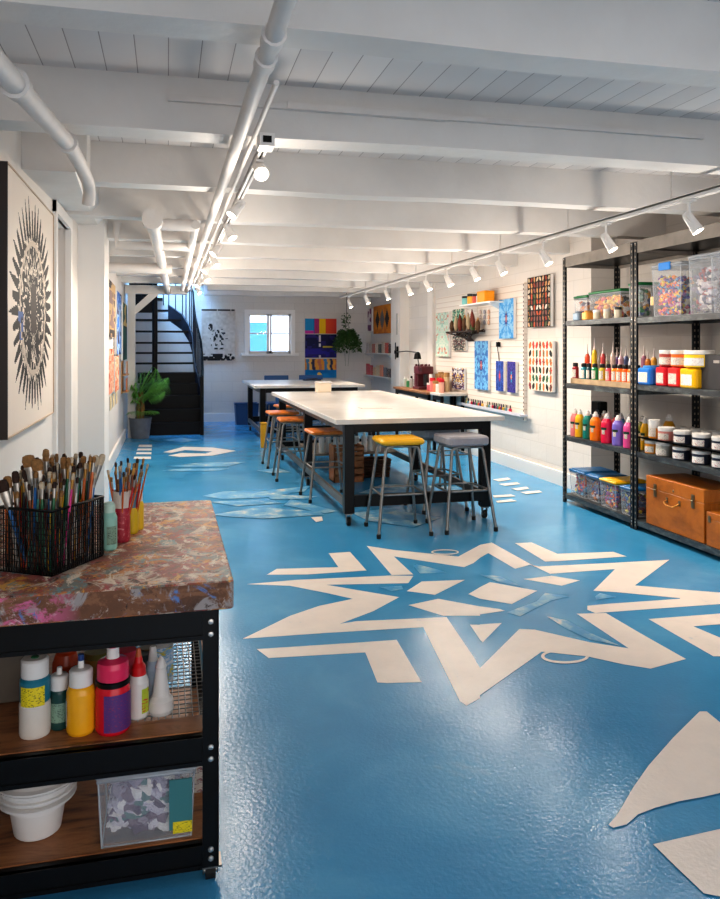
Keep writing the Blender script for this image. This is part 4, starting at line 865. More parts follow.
for jar, (px, py, n_, hz) in enumerate(((121.5, 541, 20, .0), (132, 533, 12, .01))):
    c_ = onZ(px, py, S2) + Vector((0, 0, .01))
    for i in range(n_):
        a_ = 2 * PI * i / n_; hn = ['orange', 'brown', 'red', 'orange', 'yellow', 'black', 'blue', 'orange'][i % 8]; bt = ['dark', 'tan', 'pale'][i % 3]
        o1 = Vector((math.cos(a_), math.sin(a_), 0)); ww = 3.6 * k if jar else 4.8 * k
        brush('thin %s-handled brush with %s tip in the %s jar' % (hn, bt, ['crimson-splashed', 'yellow and teal'][jar]), c_ + o1 * ww * .4, c_ + o1 * ww * (1.2 + (i % 4) * .75) + Vector((.010 if jar == 0 else .018, 0, .225 + .026 * math.sin(i * 2.3))), .0032, hmats[hn], FERB if i % 2 else FER, BR[bt], bl=.016, fl=.024, group=['brushes in the crimson jar', 'brushes in the yellow jar'][jar])

# ================================================================== STEEL SHELVING ON THE RIGHT
SXF, SXB = 3.72, 4.32          # front and back of the units
YP = [6.84, 5.665, 4.44]        # post lines
LVF = [.085, .645, 1.15, 1.75, 2.25]; LVN = [.085, .645, 1.195, 1.74, 2.25]
def shelf_unit(label, y0, y1, LV_):
    t_ = thing('shelving_unit', label, 'shelving', (SXF, y0, 0)); w_ = y1 - y0; d_ = SXB - SXF; th = .003
    for x in (0, d_):
        for y in (0, w_):
            sx = 1 if x == 0 else -1; sy = 1 if y == 0 else -1
            pb_ = MB().box(min(x, x + sx * .004), min(y, y + sy * .042), 0, max(x, x + sx * .004), max(y, y + sy * .042), 2.36).box(min(x, x + sx * .042), min(y, y + sy * .004), 0, max(x, x + sx * .042), max(y, y + sy * .004), 2.36)
            yc = y + sy * .023; xf = (x if sx > 0 else x - .004) - .0006; xc = x + sx * .023; yf = (y if sy > 0 else y - .004) - .0006
            for q_ in range(47):
                z_ = .03 + q_ * .05
                pb_.add([(xf, yc + .006, z_), (xf, yc - .006, z_), (xf, yc - .006, z_ + .018), (xf, yc + .006, z_ + .018)], [(0, 1, 2, 3)], 1)
                pb_.add([(xc - .006, yf, z_), (xc + .006, yf, z_), (xc + .006, yf, z_ + .018), (xc - .006, yf, z_ + .018)], [(0, 1, 2, 3)], 1)
            pb_.build('post', [M_HOLES, mat('wall tone in post slots', srgb(150, 136, 120), .6)], t_)  # slots coloured like the pale wall seen through the holes
    for i, z in enumerate(LV_):
        lip = .045 if i < 4 else .10; top = i == 4
        z1 = z if not top else z + .12
        o = MB().box(.006, .006, z1 - .02, d_ - .006, w_ - .006, z1 - .002).box(.0045, .044, z1 - lip, .012, w_ - .044, z1).box(d_ - .012, .044, z1 - lip, d_ - .0045, w_ - .044, z1).box(.044, .0045, z1 - lip, d_ - .044, .012, z1).box(.044, w_ - .012, z1 - lip, d_ - .044, w_ - .0045, z1).build('shelf' if not top else 'top_panel', M_SHELFSTEEL if not top else mat('lit grey beige top panel', srgb(142, 134, 126), .6, noise=.3, nscale=6), t_)  # pale tone paints the top lip as lit, unlike the dark shelves
        if top: MB().box(.013, .013, z1 - .07, d_ - .013, w_ - .013, z1 - .021).build('panel_underside', M_BLACK, t_)
        for y in (.022, w_ - .022):
            MB().lathe([(.007, 0), (.006, .003), (.0001, .004)], n=8, M=Matrix.Translation((-.0005, y, z1 - .022)) @ Matrix.Rotation(-PI / 2, 4, 'Y')).build('bolt', scr, o)
    return t_
U1 = shelf_unit('dark steel shelving unit with bottled paint, farther one beside the slat panel', YP[1], YP[0], LVF)
U2 = shelf_unit('dark steel shelving unit holding big clear bins and the wooden case', YP[2], YP[1] - .006, LVN)
def shY(px, X): return onX(px, 300, X).y
def put(px0, px1, X): return (shY(px0, X) + shY(px1, X)) / 2, abs(shY(px0, X) - shY(px1, X))
def lev(i): return LVF[i] + .0005
def levn(i): return LVN[i] + .0005
def kx(px, X): return shY(px, X) / ray(px, 300).y     # metres per pixel there

# --- row 3: squeeze bottles with white caps
def squeeze(label, y, X, z, r, h, rgb, key, group=None, capm=None):
    t_ = thing('paint_bottle', label, 'bottle', (X, y, z), 0, group); m = plastic(key + ' bottle paint', rgb, .28)
    MB().lathe([(r * .95, 0), (r, .006), (r, h * .62), (r * .93, h * .7), (r * .6, h * .81), (r * .42, h * .84)], n=18).build('bottle_body', m, t_)
    MB().lathe([(r * .52, h * .82), (r * .52, h * .91), (r * .34, h * .93), (r * .3, h * .985), (r * .2, h)], n=14).build('flip_cap', capm or WC, t_)
    bb = MB(); n = 6; a0, a1 = PI - .25, PI + .95; rr = r * 1.015
    for z0, z1, mi in ((h * .45, h * .53, 0), (h * .3, h * .45, 1)):
        q0, q1 = (a0, a1) if mi == 0 else (a0 + .3, a1 - .3)
        vs = [(rr * math.cos(q0 + (q1 - q0) * i / n), rr * math.sin(q0 + (q1 - q0) * i / n), z_) for z_ in (z0, z1) for i in range(n + 1)]
        bb.add(vs, [(i, i + 1, n + 2 + i, n + 1 + i) for i in range(n)], mi, True)
    bb.build('paper_label', [mat('dark green label mark', srgb(22, 60, 40), .5), textlab('pale swatch label', (216, 206, 190), [(200, 120, 80), (90, 150, 120)], (50, 50))], t_)
    return t_
ROW = [(566, 575.5, 'pale pink', (226, 130, 130)), (575.5, 584, 'yellow', (240, 178, 20)), (583, 592, 'teal green', (14, 128, 116)), (590.5, 601, 'orange', (246, 132, 16)), (601, 613, 'crimson', (232, 24, 74)), (612, 624.5, 'lavender', (124, 110, 196)), (624, 635, 'bright pink', (222, 80, 148))]
for a, c_, nm, rgb in ROW:
    X = 3.80; y, w_ = put(a, c_, X); y = min(YP[0] - .092, max(y, YP[1] + .07))
    squeeze('%s paint squeeze bottle with white cap in the front row on the farther shelving' % nm, y, X, lev(1), min(.052, w_ / 2 * .93) * (.85 if nm in ('pale pink', 'yellow', 'teal green') else 1), .262, rgb, nm, group='squeeze bottles on the farther shelving')
bk_ = [('plum', (110, 60, 110)), ('brown', (120, 70, 50)), ('white', (220, 214, 206)), ('red', (190, 40, 40)), ('sky blue', (80, 150, 200)), ('black', (40, 36, 40)), ('violet', (110, 80, 160)), ('olive', (120, 120, 50)), ('peach', (230, 170, 130))]
for i, (nm, rgb) in enumerate(bk_[:8]):
    squeeze('%s squeeze bottle in the back row behind the bright front bottles' % nm, YP[0] - .27 - i * .10, 3.93 + .015 * (i % 2), lev(1), .045, .262, rgb, nm, group='squeeze bottles on the farther shelving', capm=WC if i % 3 else M_DARK)
t_ = thing('hand_vacuum', 'dark blue and black plastic case pushed against the post above the pink bottle', 'case', (4.04, YP[0] - .12, lev(1)))
MB().box(-.06, -.10, 0, .06, .09, .20, b=.02).build('case_body', mat('navy case plastic', srgb(26, 36, 62), .4), t_); MB().box(-.05, -.08, .20, .05, .07, .33, b=.02).build('case_lid', M_BLACK, t_)
t_.name = 'plastic_case'
# --- row 3, near unit: yellow bottle, stacking jars on a black rack
y, w_ = put(640, 650, 3.84); squeeze('tall slim yellow paint bottle at the left post of the nearer shelving', y, 3.84, lev(1), .036, .27, (232, 176, 20), 'deep yellow')
squeeze('dark yellow squeeze bottle standing behind the stacked jars', shY(669, 4.0), 4.0, lev(1), .05, .30, (196, 140, 20), 'dark yellow', capm=WC)
def jar(label, y, X, z, r, h, rgb, key, lid=None, lidh=.22, lab=None, name='paint_jar', group=None, sq=False):
    t_ = thing(name, label, 'jar', (X, y, z), 0, group); m = plastic(key + ' jar', rgb, .3); hl = h * (1 - lidh)
    if sq:
        MB().box(-r, -r, 0, r, r, hl, b=r * .35).build('jar_body', m, t_)
        MB().lathe([(r * .8, hl - .002), (r * .82, hl + .004), (r * .82, h - .003), (r * .76, h)], n=18).build('lid', lid or WC, t_)
        if lab: MB().box(-r - .0012, -r * .68, h * .14, -r - .0002, r * .68, h * .66).build('paper_label', lab, t_)
    else:
        MB().lathe([(r * .93, 0), (r, .004), (r, hl * .94), (r * .9, hl)], n=20).build('jar_body', m, t_)
        MB().lathe([(r * 1.0, hl - .004), (r * 1.03, hl), (r * 1.03, h - .003), (r * .95, h)], n=20).build('lid', lid or WC, t_)
        if lab:
            bb = MB(); n = 10; a0, a1 = PI - .9, PI + 1.2; rr = r * 1.012; z0, z1 = h * .1, h * .55
            vs = [(rr * math.cos(a0 + (a1 - a0) * i / n), rr * math.sin(a0 + (a1 - a0) * i / n), z_) for z_ in (z0, z1) for i in range(n + 1)]
            bb.add(vs, [(i, i + 1, n + 2 + i, n + 1 + i) for i in range(n)], 0, True); bb.build('paper_label', lab, t_)
    return t_
LJ = textlab('white jar label', (226, 222, 216), [(60, 110, 160), (200, 60, 60)], (40, 40)); LJ2 = textlab('colourful jar label', (214, 206, 196), [(70, 150, 90), (220, 90, 130), (60, 110, 180)], (36, 36))
navy = (34, 40, 62)
low = [(647.5, 656.5, (232, 150, 40), 'amber', .105), (657.5, 671, (176, 170, 160), 'grey', .11), (673, 690, navy, 'navy', .10), (692, 711, navy, 'navy', .10), (713, 730, navy, 'navy', .10)]
up = [(649, 660, (228, 150, 50), 'amber', .15), (660, 673, (206, 130, 120), 'rose', .105), (674, 691, navy, 'navy', .10), (692.5, 711, navy, 'navy', .10), (713, 730, navy, 'navy', .10)]
pos = ['first', 'second', 'third', 'fourth', 'fifth']
zr = lev(1) + .115
for i, ((a, c_, rgb, nm, h), (a2, c2, rgb2, nm2, h2)) in enumerate(zip(low, up)):
    X = 3.79; y, w_ = put(a, c_, X); jar('%s jar with white lid, %s from the left post under the black rack' % (nm, pos[i]), y, X, lev(1), min(.062, w_ / 2 * .92), h, rgb, nm, lab=LJ if rgb == navy else LJ2, group='jars under the black rack')
    y, w_ = put(a2, c2, X); jar('%s jar with white lid, %s from the left post on top of the black rack' % (nm2, pos[i]), y, X, zr + .0085, min(.062, w_ / 2 * .92) * (.72 if i == 0 else 1), h2, rgb2, nm2, lab=LJ if rgb2 == navy else LJ2, lidh=.26 if i else .42, group='jars on the black rack')
ya = shY(646, 3.79); t_ = thing('jar_rack', 'flat black tiered rack carrying the upper row of jars', 'rack', (3.86, ya, lev(1)))
MB().box(-.145, -(ya - YP[2] - .06), .115, .10, .0, .123).box(-.145, -(ya - YP[2] - .06), .115, -.14, 0, .130).build('rack_shelf', M_BLACK, t_)
for yy in (-.015, -(ya - YP[2] - .075)):
    for x in (-.138, .09): MB().cyl((x, yy, 0), (x, yy, .116), .005, n=6).build('leg', M_BLACK, t_)
for i in range(7): jar('small navy jar with white lid in the back row on the nearer shelving', ya - .2 - i * .125, 4.03, lev(1), .052, .215, navy, 'navy', lab=LJ, group='back row jars on the nearer shelving')
# --- row 2 far unit: wooden tray with black-capped bottles and tipped applicators
ty0 = shY(573, 3.80); ty1 = YP[1] + .05
t_ = thing('wooden_tray', 'shallow pale wooden tray under the black-capped paint bottles', 'tray', (3.775, ty1, lev(2)))
mt_ = mat('pale tray wood', srgb(176, 152, 122), .6, noise=.3, nscale=8)
MB().box(0, 0, 0, .26, ty0 - ty1, .012).build('base', mt_, t_)
for (x0, y0, x1, y1) in ((0, 0, .01, ty0 - ty1), (.25, 0, .26, ty0 - ty1), (.01, 0, .25, .01), (.01, ty0 - ty1 - .01, .25, ty0 - ty1)): MB().box(x0, y0, .012, x1, y1, .05).build('tray_side', mt_, t_)
zt = lev(2) + .0125; BC = plastic('black bottle cap', (24, 22, 24))
cr_ = [('dark red', (150, 24, 40)), ('teal', (20, 130, 146)), ('deep teal', (30, 70, 80)), ('emerald', (10, 140, 80)), ('lime yellow', (206, 186, 40)), ('coral pink', (236, 96, 110)), ('light orange', (250, 150, 40)), ('orange', (250, 120, 16)), ('deep orange', (246, 104, 10)), ('amber orange', (240, 130, 20)), ('rust', (190, 80, 40))]
pxs = [575.5, 584, 589, 595, 602.5, 608.5, 615, 620, 625.5, 631, 637.5]
for (nm, rgb), px in zip(cr_, pxs):
    X = 3.81; y = shY(px, X); r = .026 if nm in ('deep teal', 'coral pink') else .031; h = .185
    t_ = thing('paint_bottle', '%s acrylic bottle with black cap and white label in the wooden tray' % nm, 'bottle', (X, y, zt), 0, 'black-capped bottles in the wooden tray')
    MB().lathe([(r * .95, 0), (r, .004), (r, h * .74), (r * .8, h * .8), (r * .72, h * .82)], n=16).build('bottle_body', plastic(nm + ' acrylic', rgb, .28), t_)
    MB().lathe([(r * .8, h * .81), (r * .8, h * .96), (r * .7, h)], n=14).build('cap', BC, t_)
    bb = MB(); n = 6; a0, a1 = PI - .7, PI + 1.1; rr = r * 1.015
    vs = [(rr * math.cos(a0 + (a1 - a0) * i / n), rr * math.sin(a0 + (a1 - a0) * i / n), z_) for z_ in (h * .25, h * .66) for i in range(n + 1)]
    bb.add(vs, [(i, i + 1, n + 2 + i, n + 1 + i) for i in range(n)], 0, True).build('paper_label', LJ2, t_)
tips = [(579, 352, (214, 120, 140), 'rose'), (586, 344, (236, 84, 50), 'scarlet'), (590, 346, (246, 110, 40), 'tangerine'), (594.5, 338, (214, 176, 40), 'mustard'), (599, 350, (200, 196, 190), 'clear'), (603, 343, (180, 60, 60), 'brick'), (607, 353, (190, 180, 150), 'sand'), (613, 342, (190, 170, 160), 'beige'), (617, 347, (120, 90, 140), 'purple'), (621, 346, (200, 160, 170), 'mauve'), (626, 346, (90, 100, 140), 'slate'), (631, 350, (190, 190, 200), 'pale grey'), (644, 346, (150, 100, 120), 'dusky'), (648, 350, (190, 120, 50), 'ochre'), (654, 348, (210, 150, 60), 'honey')]
for i, (px, py, rgb, nm) in enumerate(tips[1:]):
    X = 3.93 + .07 * (i % 2) if px < 640 else 3.95; p_ = onX(px, py, X); zb = zt if px < 636 else levn(2); h = p_.z - zb; r = .024
    if px < 636 and p_.y < YP[1] + .085: p_.y = YP[1] + .085
    if px < 636 and p_.y > ty0 - .04: p_.y = ty0 - .04
    t_ = thing('applicator_bottle', '%s fine-tip applicator bottle in the second row on the middle shelf' % nm, 'bottle', (X, p_.y, zb), 0, 'applicator bottles on the middle shelf')
    MB().lathe([(r, 0), (r, h * .66), (r * .55, h * .74)], n=12).build('bottle_body', plastic(nm + ' fluid', rgb, .25), t_)
    MB().lathe([(r * .6, h * .73), (r * .35, h * .78), (.0025, h)], n=10).build('needle_tip', mat('clear tip plastic', srgb(214, 200, 196), .25, alpha=.75), t_)
# --- row 2 near unit: blue jug, red and yellow paint jars two high
y, w_ = put(645, 660, 3.80); t_ = jar('square blue paint carton with white label at the left of the nearer middle shelf', y, 3.80, levn(2), w_ * .44, .155, (36, 120, 206), 'bright blue', lid=plastic('blue lid', (70, 140, 200)), lidh=.12, lab=LJ2, sq=True)
low2 = [(661, 673, (212, 30, 46), 'red'), (673.5, 687, (222, 40, 40), 'scarlet red'), (688, 706, (244, 184, 10), 'yellow')]
up2 = [(662.5, 674, (168, 70, 56), 'brick red', LJ2), (674.5, 688.5, (236, 116, 40), 'orange', LJ2), (689, 710, (236, 196, 40), 'lemon', LJ)]
for i, (a, c_, rgb, nm) in enumerate(low2):
    y, w_ = put(a, c_, 3.80); jar('square %s paint tub with label, lower layer on the nearer middle shelf' % nm, y, 3.80, levn(2), w_ * .43 if i < 2 else w_ * .45, .155, rgb, nm, lid=plastic(nm + ' lid', rgb), lidh=.06, lab=LJ2 if i < 2 else LJ, sq=True, group='square paint tubs')
for i, (a, c_, rgb, nm, lb) in enumerate(up2):
    y, w_ = put(a, c_, 3.80); jar('%s paint jar with white lid stacked on a square tub' % nm, y, 3.80, levn(2) + .156, w_ * .45, .125, rgb, nm + ' upper', lab=lb, group='white-lidded jars stacked two high')
y, w_ = put(708, 745, 3.83); t_ = thing('plastic_bin', 'dark grey open plastic bin at the right end of the nearer middle shelf', 'bin', (3.87, y + .02, levn(2)))
mg = mat('charcoal plastic', srgb(52, 52, 56), .5)
tw = w_ * .46
for (x0, y0, x1, y1) in ((-.10, -tw, -.092, tw), (.092, -tw, .10, tw), (-.092, -tw, .092, -tw + .008), (-.092, tw - .008, .092, tw)): MB().box(x0, y0, .006, x1, y1, .25).build('bin_side', mg, t_)
MB().box(-.10, -tw, 0, .10, tw, .006).build('base', mg, t_); MB().box(-.103, -.03, .19, -.1005, .03, .21).build('label_holder', scr, t_)
jar('white-lidded glass jar sticking out of the dark grey bin', y - .0, 3.90, levn(2) + .0065, .05, .29, (200, 190, 170), 'cream', lidh=.12)
# --- row 1: clear bins
multi = [(236, 140, 20), (70, 70, 150), (200, 40, 80), (230, 200, 70), (120, 70, 140), (90, 150, 190), (236, 120, 60), (60, 60, 100), (214, 196, 190), (180, 90, 150)]
rag = [(214, 206, 204), (196, 190, 200), (150, 60, 60), (96, 92, 120), (170, 160, 170), (60, 60, 80)]
blue_clip = mat('bright blue clip', srgb(20, 130, 214), .35)
H = PI / 2
def sbin(label, a, c_, X, i, h, dpt, **kw):
    y, w_ = put(a, c_, X); y = y if 'yy' not in kw else kw.pop('yy'); return clear_bin(label, (X + dpt / 2, y, (lev if a < 638 else levn)(i)), w_ * kw.pop('ws', .97), dpt, h, rz=-H, **kw)
sbin('large clear bin with bright blue clip and tangled colourful yarn on the top shelf', 649, 684.5, 3.745, 3, .385, .30, fill=.85, ws=.8, n=330, pal=multi, size=.019, seed=11, lidm=M_CLEARLID, handle=blue_clip, group='clear bins on the top shelf')
sbin('large clear bin of white rags and coloured scraps on the top shelf', 686, 715, 3.745, 3, .41, .30, fill=.85, n=150, ws=.78, pal=rag, size=.036, seed=12, lidm=M_CLEARLID, group='clear bins on the top shelf')
sbin('large clear bin cut by the right edge of the photo on the top shelf', 717, 752, 3.745, 3, .41, .30, fill=.85, n=60, pal=[(90, 90, 150), (200, 196, 206), (120, 120, 170)], size=.04, seed=13, lidm=M_CLEARLID, group='clear bins on the top shelf', yy=4.615, ws=.75)
t_ = thing('tool_box', 'black box with yellow band squeezed beside the left post of the nearer top shelf', 'box', (3.90, YP[1] - .09, levn(3)))
MB().box(-.06, -.03, 0, .06, .03, .25, b=.006).build('box_body', M_BLACK, t_); MB().box(-.063, -.022, .10, -.061, .028, .17).build('yellow_band', hmats['yellow'], t_)
GL = mat('green bin lid', srgb(20, 120, 62), .4)
sbin('clear bin with green lid and orange and yellow craft pieces on the farther top shelf', 589, 621, 3.81, 3, .235, .26, fill=.95, n=110, pal=[(240, 160, 20), (236, 140, 30), (214, 90, 90), (226, 190, 60), (60, 50, 40), (150, 90, 60)], size=.026, seed=14, lidm=GL, group='green-lidded bins')
sbin('smaller clear bin with green rim left of the orange-filled bin', 573.5, 588, 3.82, 3, .215, .24, fill=.9, n=60, pal=[(200, 180, 176), (220, 150, 90), (120, 110, 130), (206, 120, 90), (190, 190, 196)], size=.024, seed=15, lidm=GL, group='green-lidded bins', ws=.85)
sbin('tall narrow clear bin with green lid next to the double post', 624.5, 637, 3.80, 3, .265, .22, fill=.9, n=50, pal=[(70, 150, 90), (90, 110, 160), (236, 170, 60), (180, 200, 190)], size=.024, seed=16, lidm=GL, group='green-lidded bins', ws=.8, yy=YP[1] + .105)
for i, (a, c_) in enumerate(((592, 602), (602.5, 612), (612.5, 624))):
    y, w_ = put(a, c_, 3.765); r_ = min(.031, w_ * .3); jar('short cream jar with %s lid in front of the green-lidded bin' % ['white', 'pale', 'dark'][i], y, 3.763, lev(3), r_, .085 if i < 2 else .095, (214, 204, 190), 'cream', lid=[WC, plastic('pale lid', (190, 186, 180)), BC][i], group='cream jars on the farther top shelf')
for i, (a, c_, rgb, nm) in enumerate(((576.5, 584, (120, 140, 160), 'steel blue'), (585, 591.5, (226, 160, 70), 'apricot'))):
    y, w_ = put(a, c_, 3.765); jar('small square %s paint pot in front of the smaller green-rimmed bin' % nm, y, 3.765, lev(3), w_ * .4, .085, rgb, nm, lid=plastic(nm + ' lid', tuple(int(c * .8) for c in rgb)), lidh=.2, sq=True)
# --- bottom shelf: lidded bins on the far unit
BL = mat('blue bin lid', srgb(20, 110, 170), .35); YL = mat('yellow bin lid', srgb(244, 186, 16), .35)
sbin('clear bin with blue lid at the far end of the bottom shelf', 566, 585, 3.76, 0, .225, .33, fill=.95, n=70, pal=multi[2:], size=.03, seed=17, lidm=BL, group='bins on the bottom shelf', ws=.75, yy=YP[0] - .2)
sbin('second clear bin with blue lid on the bottom shelf, left of the yellow-lidded one', 585, 600, 3.78, 0, .215, .31, fill=.95, n=70, pal=[(60, 90, 150), (120, 60, 120), (200, 190, 200), (220, 130, 50)], size=.03, seed=18, lidm=BL, group='bins on the bottom shelf', ws=.77)
sbin('clear bin with yellow lid full of bright beads on the bottom shelf', 598.5, 617.5, 3.75, 0, .225, .31, fill=.95, n=90, pal=multi, size=.022, seed=19, lidm=YL, group='bins on the bottom shelf', ws=.80)
sbin('small clear bin with blue lid and white rim at the double post', 619, 635, 3.745, 0, .215, .26, fill=.95, n=70, pal=[(40, 90, 170), (30, 60, 120), (226, 200, 60), (90, 130, 180), (120, 60, 90)], size=.024, seed=20, lidm=BL, group='bins on the bottom shelf', ws=.75, yy=YP[1] + .13)
# --- wooden case
ca, cb = onX(646, 500, 3.74), onX(704, 500, 3.74)
y0_, y1_ = cb.y, ca.y; t_ = thing('wooden_case', 'large orange-brown wooden case with two metal latches and a handle on the bottom shelf', 'case', (3.74, y0_, lev(0))); w_ = y1_ - y0_; hz = .385
MB().box(0, 0, 0, .36, w_, hz * .74, b=.006).build('case_body', M_CASEWOOD, t_); MB().box(0, 0, hz * .745, .36, w_, hz, b=.006).build('lid', M_CASEWOOD, t_)
LM = mat('tarnished latch metal', srgb(150, 136, 110), .3, metal=.9)
for yy in (w_ * .17, w_ * .82):
    o = MB().box(-.006, yy - .016, hz * .60, -.0005, yy + .016, hz * .72).box(-.006, yy - .016, hz * .76, -.0005, yy + .016, hz * .86).box(-.012, yy - .009, hz * .62, -.006, yy + .009, hz * .84).cyl((-.01, yy - .014, hz * .745), (-.01, yy + .014, hz * .745), .005, n=8).build('latch', LM, t_)
MB().lathe([(.010, 0), (.008, .004), (.004, .005)], n=12, M=Matrix.Translation((-.0005, w_ * .5, hz * .82)) @ Matrix.Rotation(-PI / 2, 4, 'Y')).build('keyhole_plate', LM, t_)
yy = w_ * .5; o = MB().tube([(-.006, yy - .075, hz * .60), (-.03, yy - .07, hz * .57), (-.036, yy - .045, hz * .52), (-.036, yy + .045, hz * .52), (-.03, yy + .07, hz * .57), (-.006, yy + .075, hz * .60)], .006, 8).build('handle', mat('brass case handle', srgb(190, 130, 60), .35, metal=.7), t_)
for s_ in (-1, 1): MB().box(-.006, yy + s_ * .075 - .010, hz * .56, -.0005, yy + s_ * .075 + .010, hz * .66).build('handle_mount', LM, t_)
t_ = thing('wooden_box', 'second orange wooden box at the right edge beside the big case', 'box', (3.735, YP[2] + .06, lev(0))); w2 = y0_ - .03 - YP[2] - .06
MB().box(0, 0, 0, .3, w2, .19, b=.005).build('box_body', M_CASEWOOD, t_); MB().box(0, 0, .192, .3, w2, .24, b=.005).build('lid', M_CASEWOOD, t_); MB().box(-.006, w2 - .05, .17, -.0005, w2 - .025, .215).build('latch', LM, t_)

# ================================================================== ART
def canvas(name, label, org, wdir, w_, h, fn, nx, ny, depth=.035, side=M_WHITE, group=None, frame=None, cat='painting'):
    """org: lower left corner of the face; wdir: unit direction of the width seen from the room; the normal points into the room"""
    wd_ = Vector(wdir).normalized(); up_ = Vector((0, 0, 1)); nrm = wd_.cross(up_)     # toward the viewer
    t_ = thing(name, label, cat, org, math.atan2(wd_.y, wd_.x), group)
    MB().box(0, .0005, 0, w_, depth, h).build('canvas_edge', side, t_)
    b = MB(); vs = [(w_ * i / nx, 0, h * j / ny) for j in range(ny + 1) for i in range(nx + 1)]; b.v = vs
    for j in range(ny):
        for i in range(nx):
            a = j * (nx + 1) + i; b.f.append((a, a + 1, a + nx + 2, a + nx + 1)); b.m.append(0); b.s.append(False); b.c.append(srgb(*fn((i + .5) / nx, (j + .5) / ny)))
    b.build('picture', M_ART, t_)
    if frame:
        fw, fd, fm = frame
        for nm, (x0, z0, x1, z1) in {'l': (-fw, -fw, 0, h + fw), 'r': (w_, -fw, w_ + fw, h + fw), 'b': (0, -fw, w_, 0), 't': (0, h, w_, h + fw)}.items(): MB().box(x0, -fd, z0, x1, depth, z1).build('frame_rail', fm, t_)
    return t_
def hsh(*a):
    x = math.sin(sum((12.9898, 78.233, 37.719, 9.151)[i] * v for i, v in enumerate(a)) + 1.13) * 43758.5453; return x - math.floor(x)
def vn(x, y):
    xi, yi = math.floor(x), math.floor(y); fx, fy = x - xi, y - yi; fx = fx * fx * (3 - 2 * fx); fy = fy * fy * (3 - 2 * fy)
    return (hsh(xi, yi) * (1 - fx) + hsh(xi + 1, yi) * fx) * (1 - fy) + (hsh(xi, yi + 1) * (1 - fx) + hsh(xi + 1, yi + 1) * fx) * fy
def mixc(a, b, t): return tuple(a[i] + (b[i] - a[i]) * max(0, min(1, t)) for i in range(3))
# big framed mandala on the near left wall
X = -.715
pa = onX(6.5, 300, X); pb = onX(53, 300, X); zt_ = onX(53, 216, X).z; zb_ = onX(53, 412, X).z
def mandala(u, v):
    x = (u - .5) * 2.12; y = (v - .5) * 2.1; r = math.hypot(x, y * .98); a = math.atan2(y, x); bgc = (228, 216, 204)
    dark = (26, 22, 22)
    if r > 1.02: return bgc
    if r > .66:
        n = 40; ph = (a / (2 * PI) * n) % 1; wv = abs(ph - .5) * 2; lim = (1.0 - (r - .66) / .34) * .95
        k = int(a / (2 * PI) * n) % n
        return dark if wv < lim * (.75 + .3 * hsh(k)) and r < .84 + .2 * hsh(k, 3) else bgc
    xm = abs(x)
    c = vn(xm * 12 + 3, y * 12) * .45 + vn(xm * 30, y * 26 + 5) * .35 + .16 * math.sin(r * 44 + 3 * math.sin(a * 16)) + .08
    if r < .22 and abs(xm - .05) < .08: return (58, 50, 46)
    if (x < -.45 and -.30 < y < -.05 and vn(x * 16, y * 16) > .45): return (70, 96, 150)
    if r > .55 and r < .6: return (186, 172, 158)
    return dark if c > .40 else (216, 204, 190) if c > .22 else (150, 138, 128)
MF = mat('dark walnut frame', srgb(40, 30, 28), .4)
canvas('framed_print', 'large black-framed monochrome mandala artwork on the near left wall', (X, pa.y, zb_), (0, 1, 0), pb.y - pa.y, zt_ - zb_, mandala, 150, 150, .03, MF, frame=(.007, .006, mat('pale tan frame edge', srgb(186, 164, 142), .5)))
for f_ in bpy.data.objects:
    if f_.name.startswith('frame_rail') and abs(f_.bound_box[0][0]) > .001 and f_.bound_box[6][0] < .01: f_.data.materials[0] = MF
# art on the far left wall (wall faces +X, seen from the room its width runs +Y)
def leftart(name, label, px0, px1, zlo, zhi, fn, nx, ny, **kw):
    X = XLF + .045; a, c_ = onX(px0, 300, X), onX(px1, 300, X); return canvas(name, label, (X, a.y, zlo), (0, 1, 0), c_.y - a.y, zhi - zlo, fn, nx, ny, .035, **kw)
def tanart(u, v):
    c = vn(u * 5, v * 9); return mixc((190, 140, 84), (70, 60, 60), 1) if c > .68 else (206, 170, 120) if c > .4 else (150, 120, 110)
def blueart(u, v): c = vn(u * 6, v * 9 + 4); return (60, 110, 190) if c > .6 else (150, 180, 220) if c > .35 else (60, 60, 90)
def greenart(u, v): c = vn(u * 5, v * 8 + 9); return (16, 70, 60) if c > .35 else (190, 160, 100) if v > .6 else (20, 40, 46)
def pinkart(u, v): c = vn(u * 8 + 2, v * 10); return (226, 150, 120) if c > .55 else (236, 200, 170) if c > .35 else (206, 96, 60)
TS = mat('tan canvas side', srgb(196, 150, 96), .6)
leftart('canvas_painting', 'tan and grey portrait canvas high on the far left wall, nearest the pilaster', 108.5, 115.5, 1.62, 2.28, tanart, 20, 30, side=TS)
leftart('canvas_painting', 'blue abstract canvas high on the far left wall between tan and green ones', 117, 121.5, 1.40, 2.25, blueart, 20, 30)
leftart('canvas_painting', 'dark green canvas high on the far left wall, farthest from the camera', 123, 127, 1.30, 2.18, greenart, 20, 30)
leftart('paper_art', 'pink and cream patterned sheet low on the far left wall', 108.5, 114, .95, 1.48, pinkart, 20, 26)
leftart('paper_art', 'peach patterned sheet low on the far left wall beside the card rack', 115, 119, .92, 1.38, lambda u, v: pinkart(v, u), 20, 26)
t_ = thing('card_rack', 'small orange card rack fixed low on the far left wall above the palm', 'rack', (XLF + .001, onX(121, 300, XLF).y, .78))
MB().box(0, 0, 0, .012, .46, .5).build('back_board', TS, t_)
for k in range(2): MB().box(.012, 0, .02 + k * .26, .10, .46, .035 + k * .26).build('ledge', TS, t_)
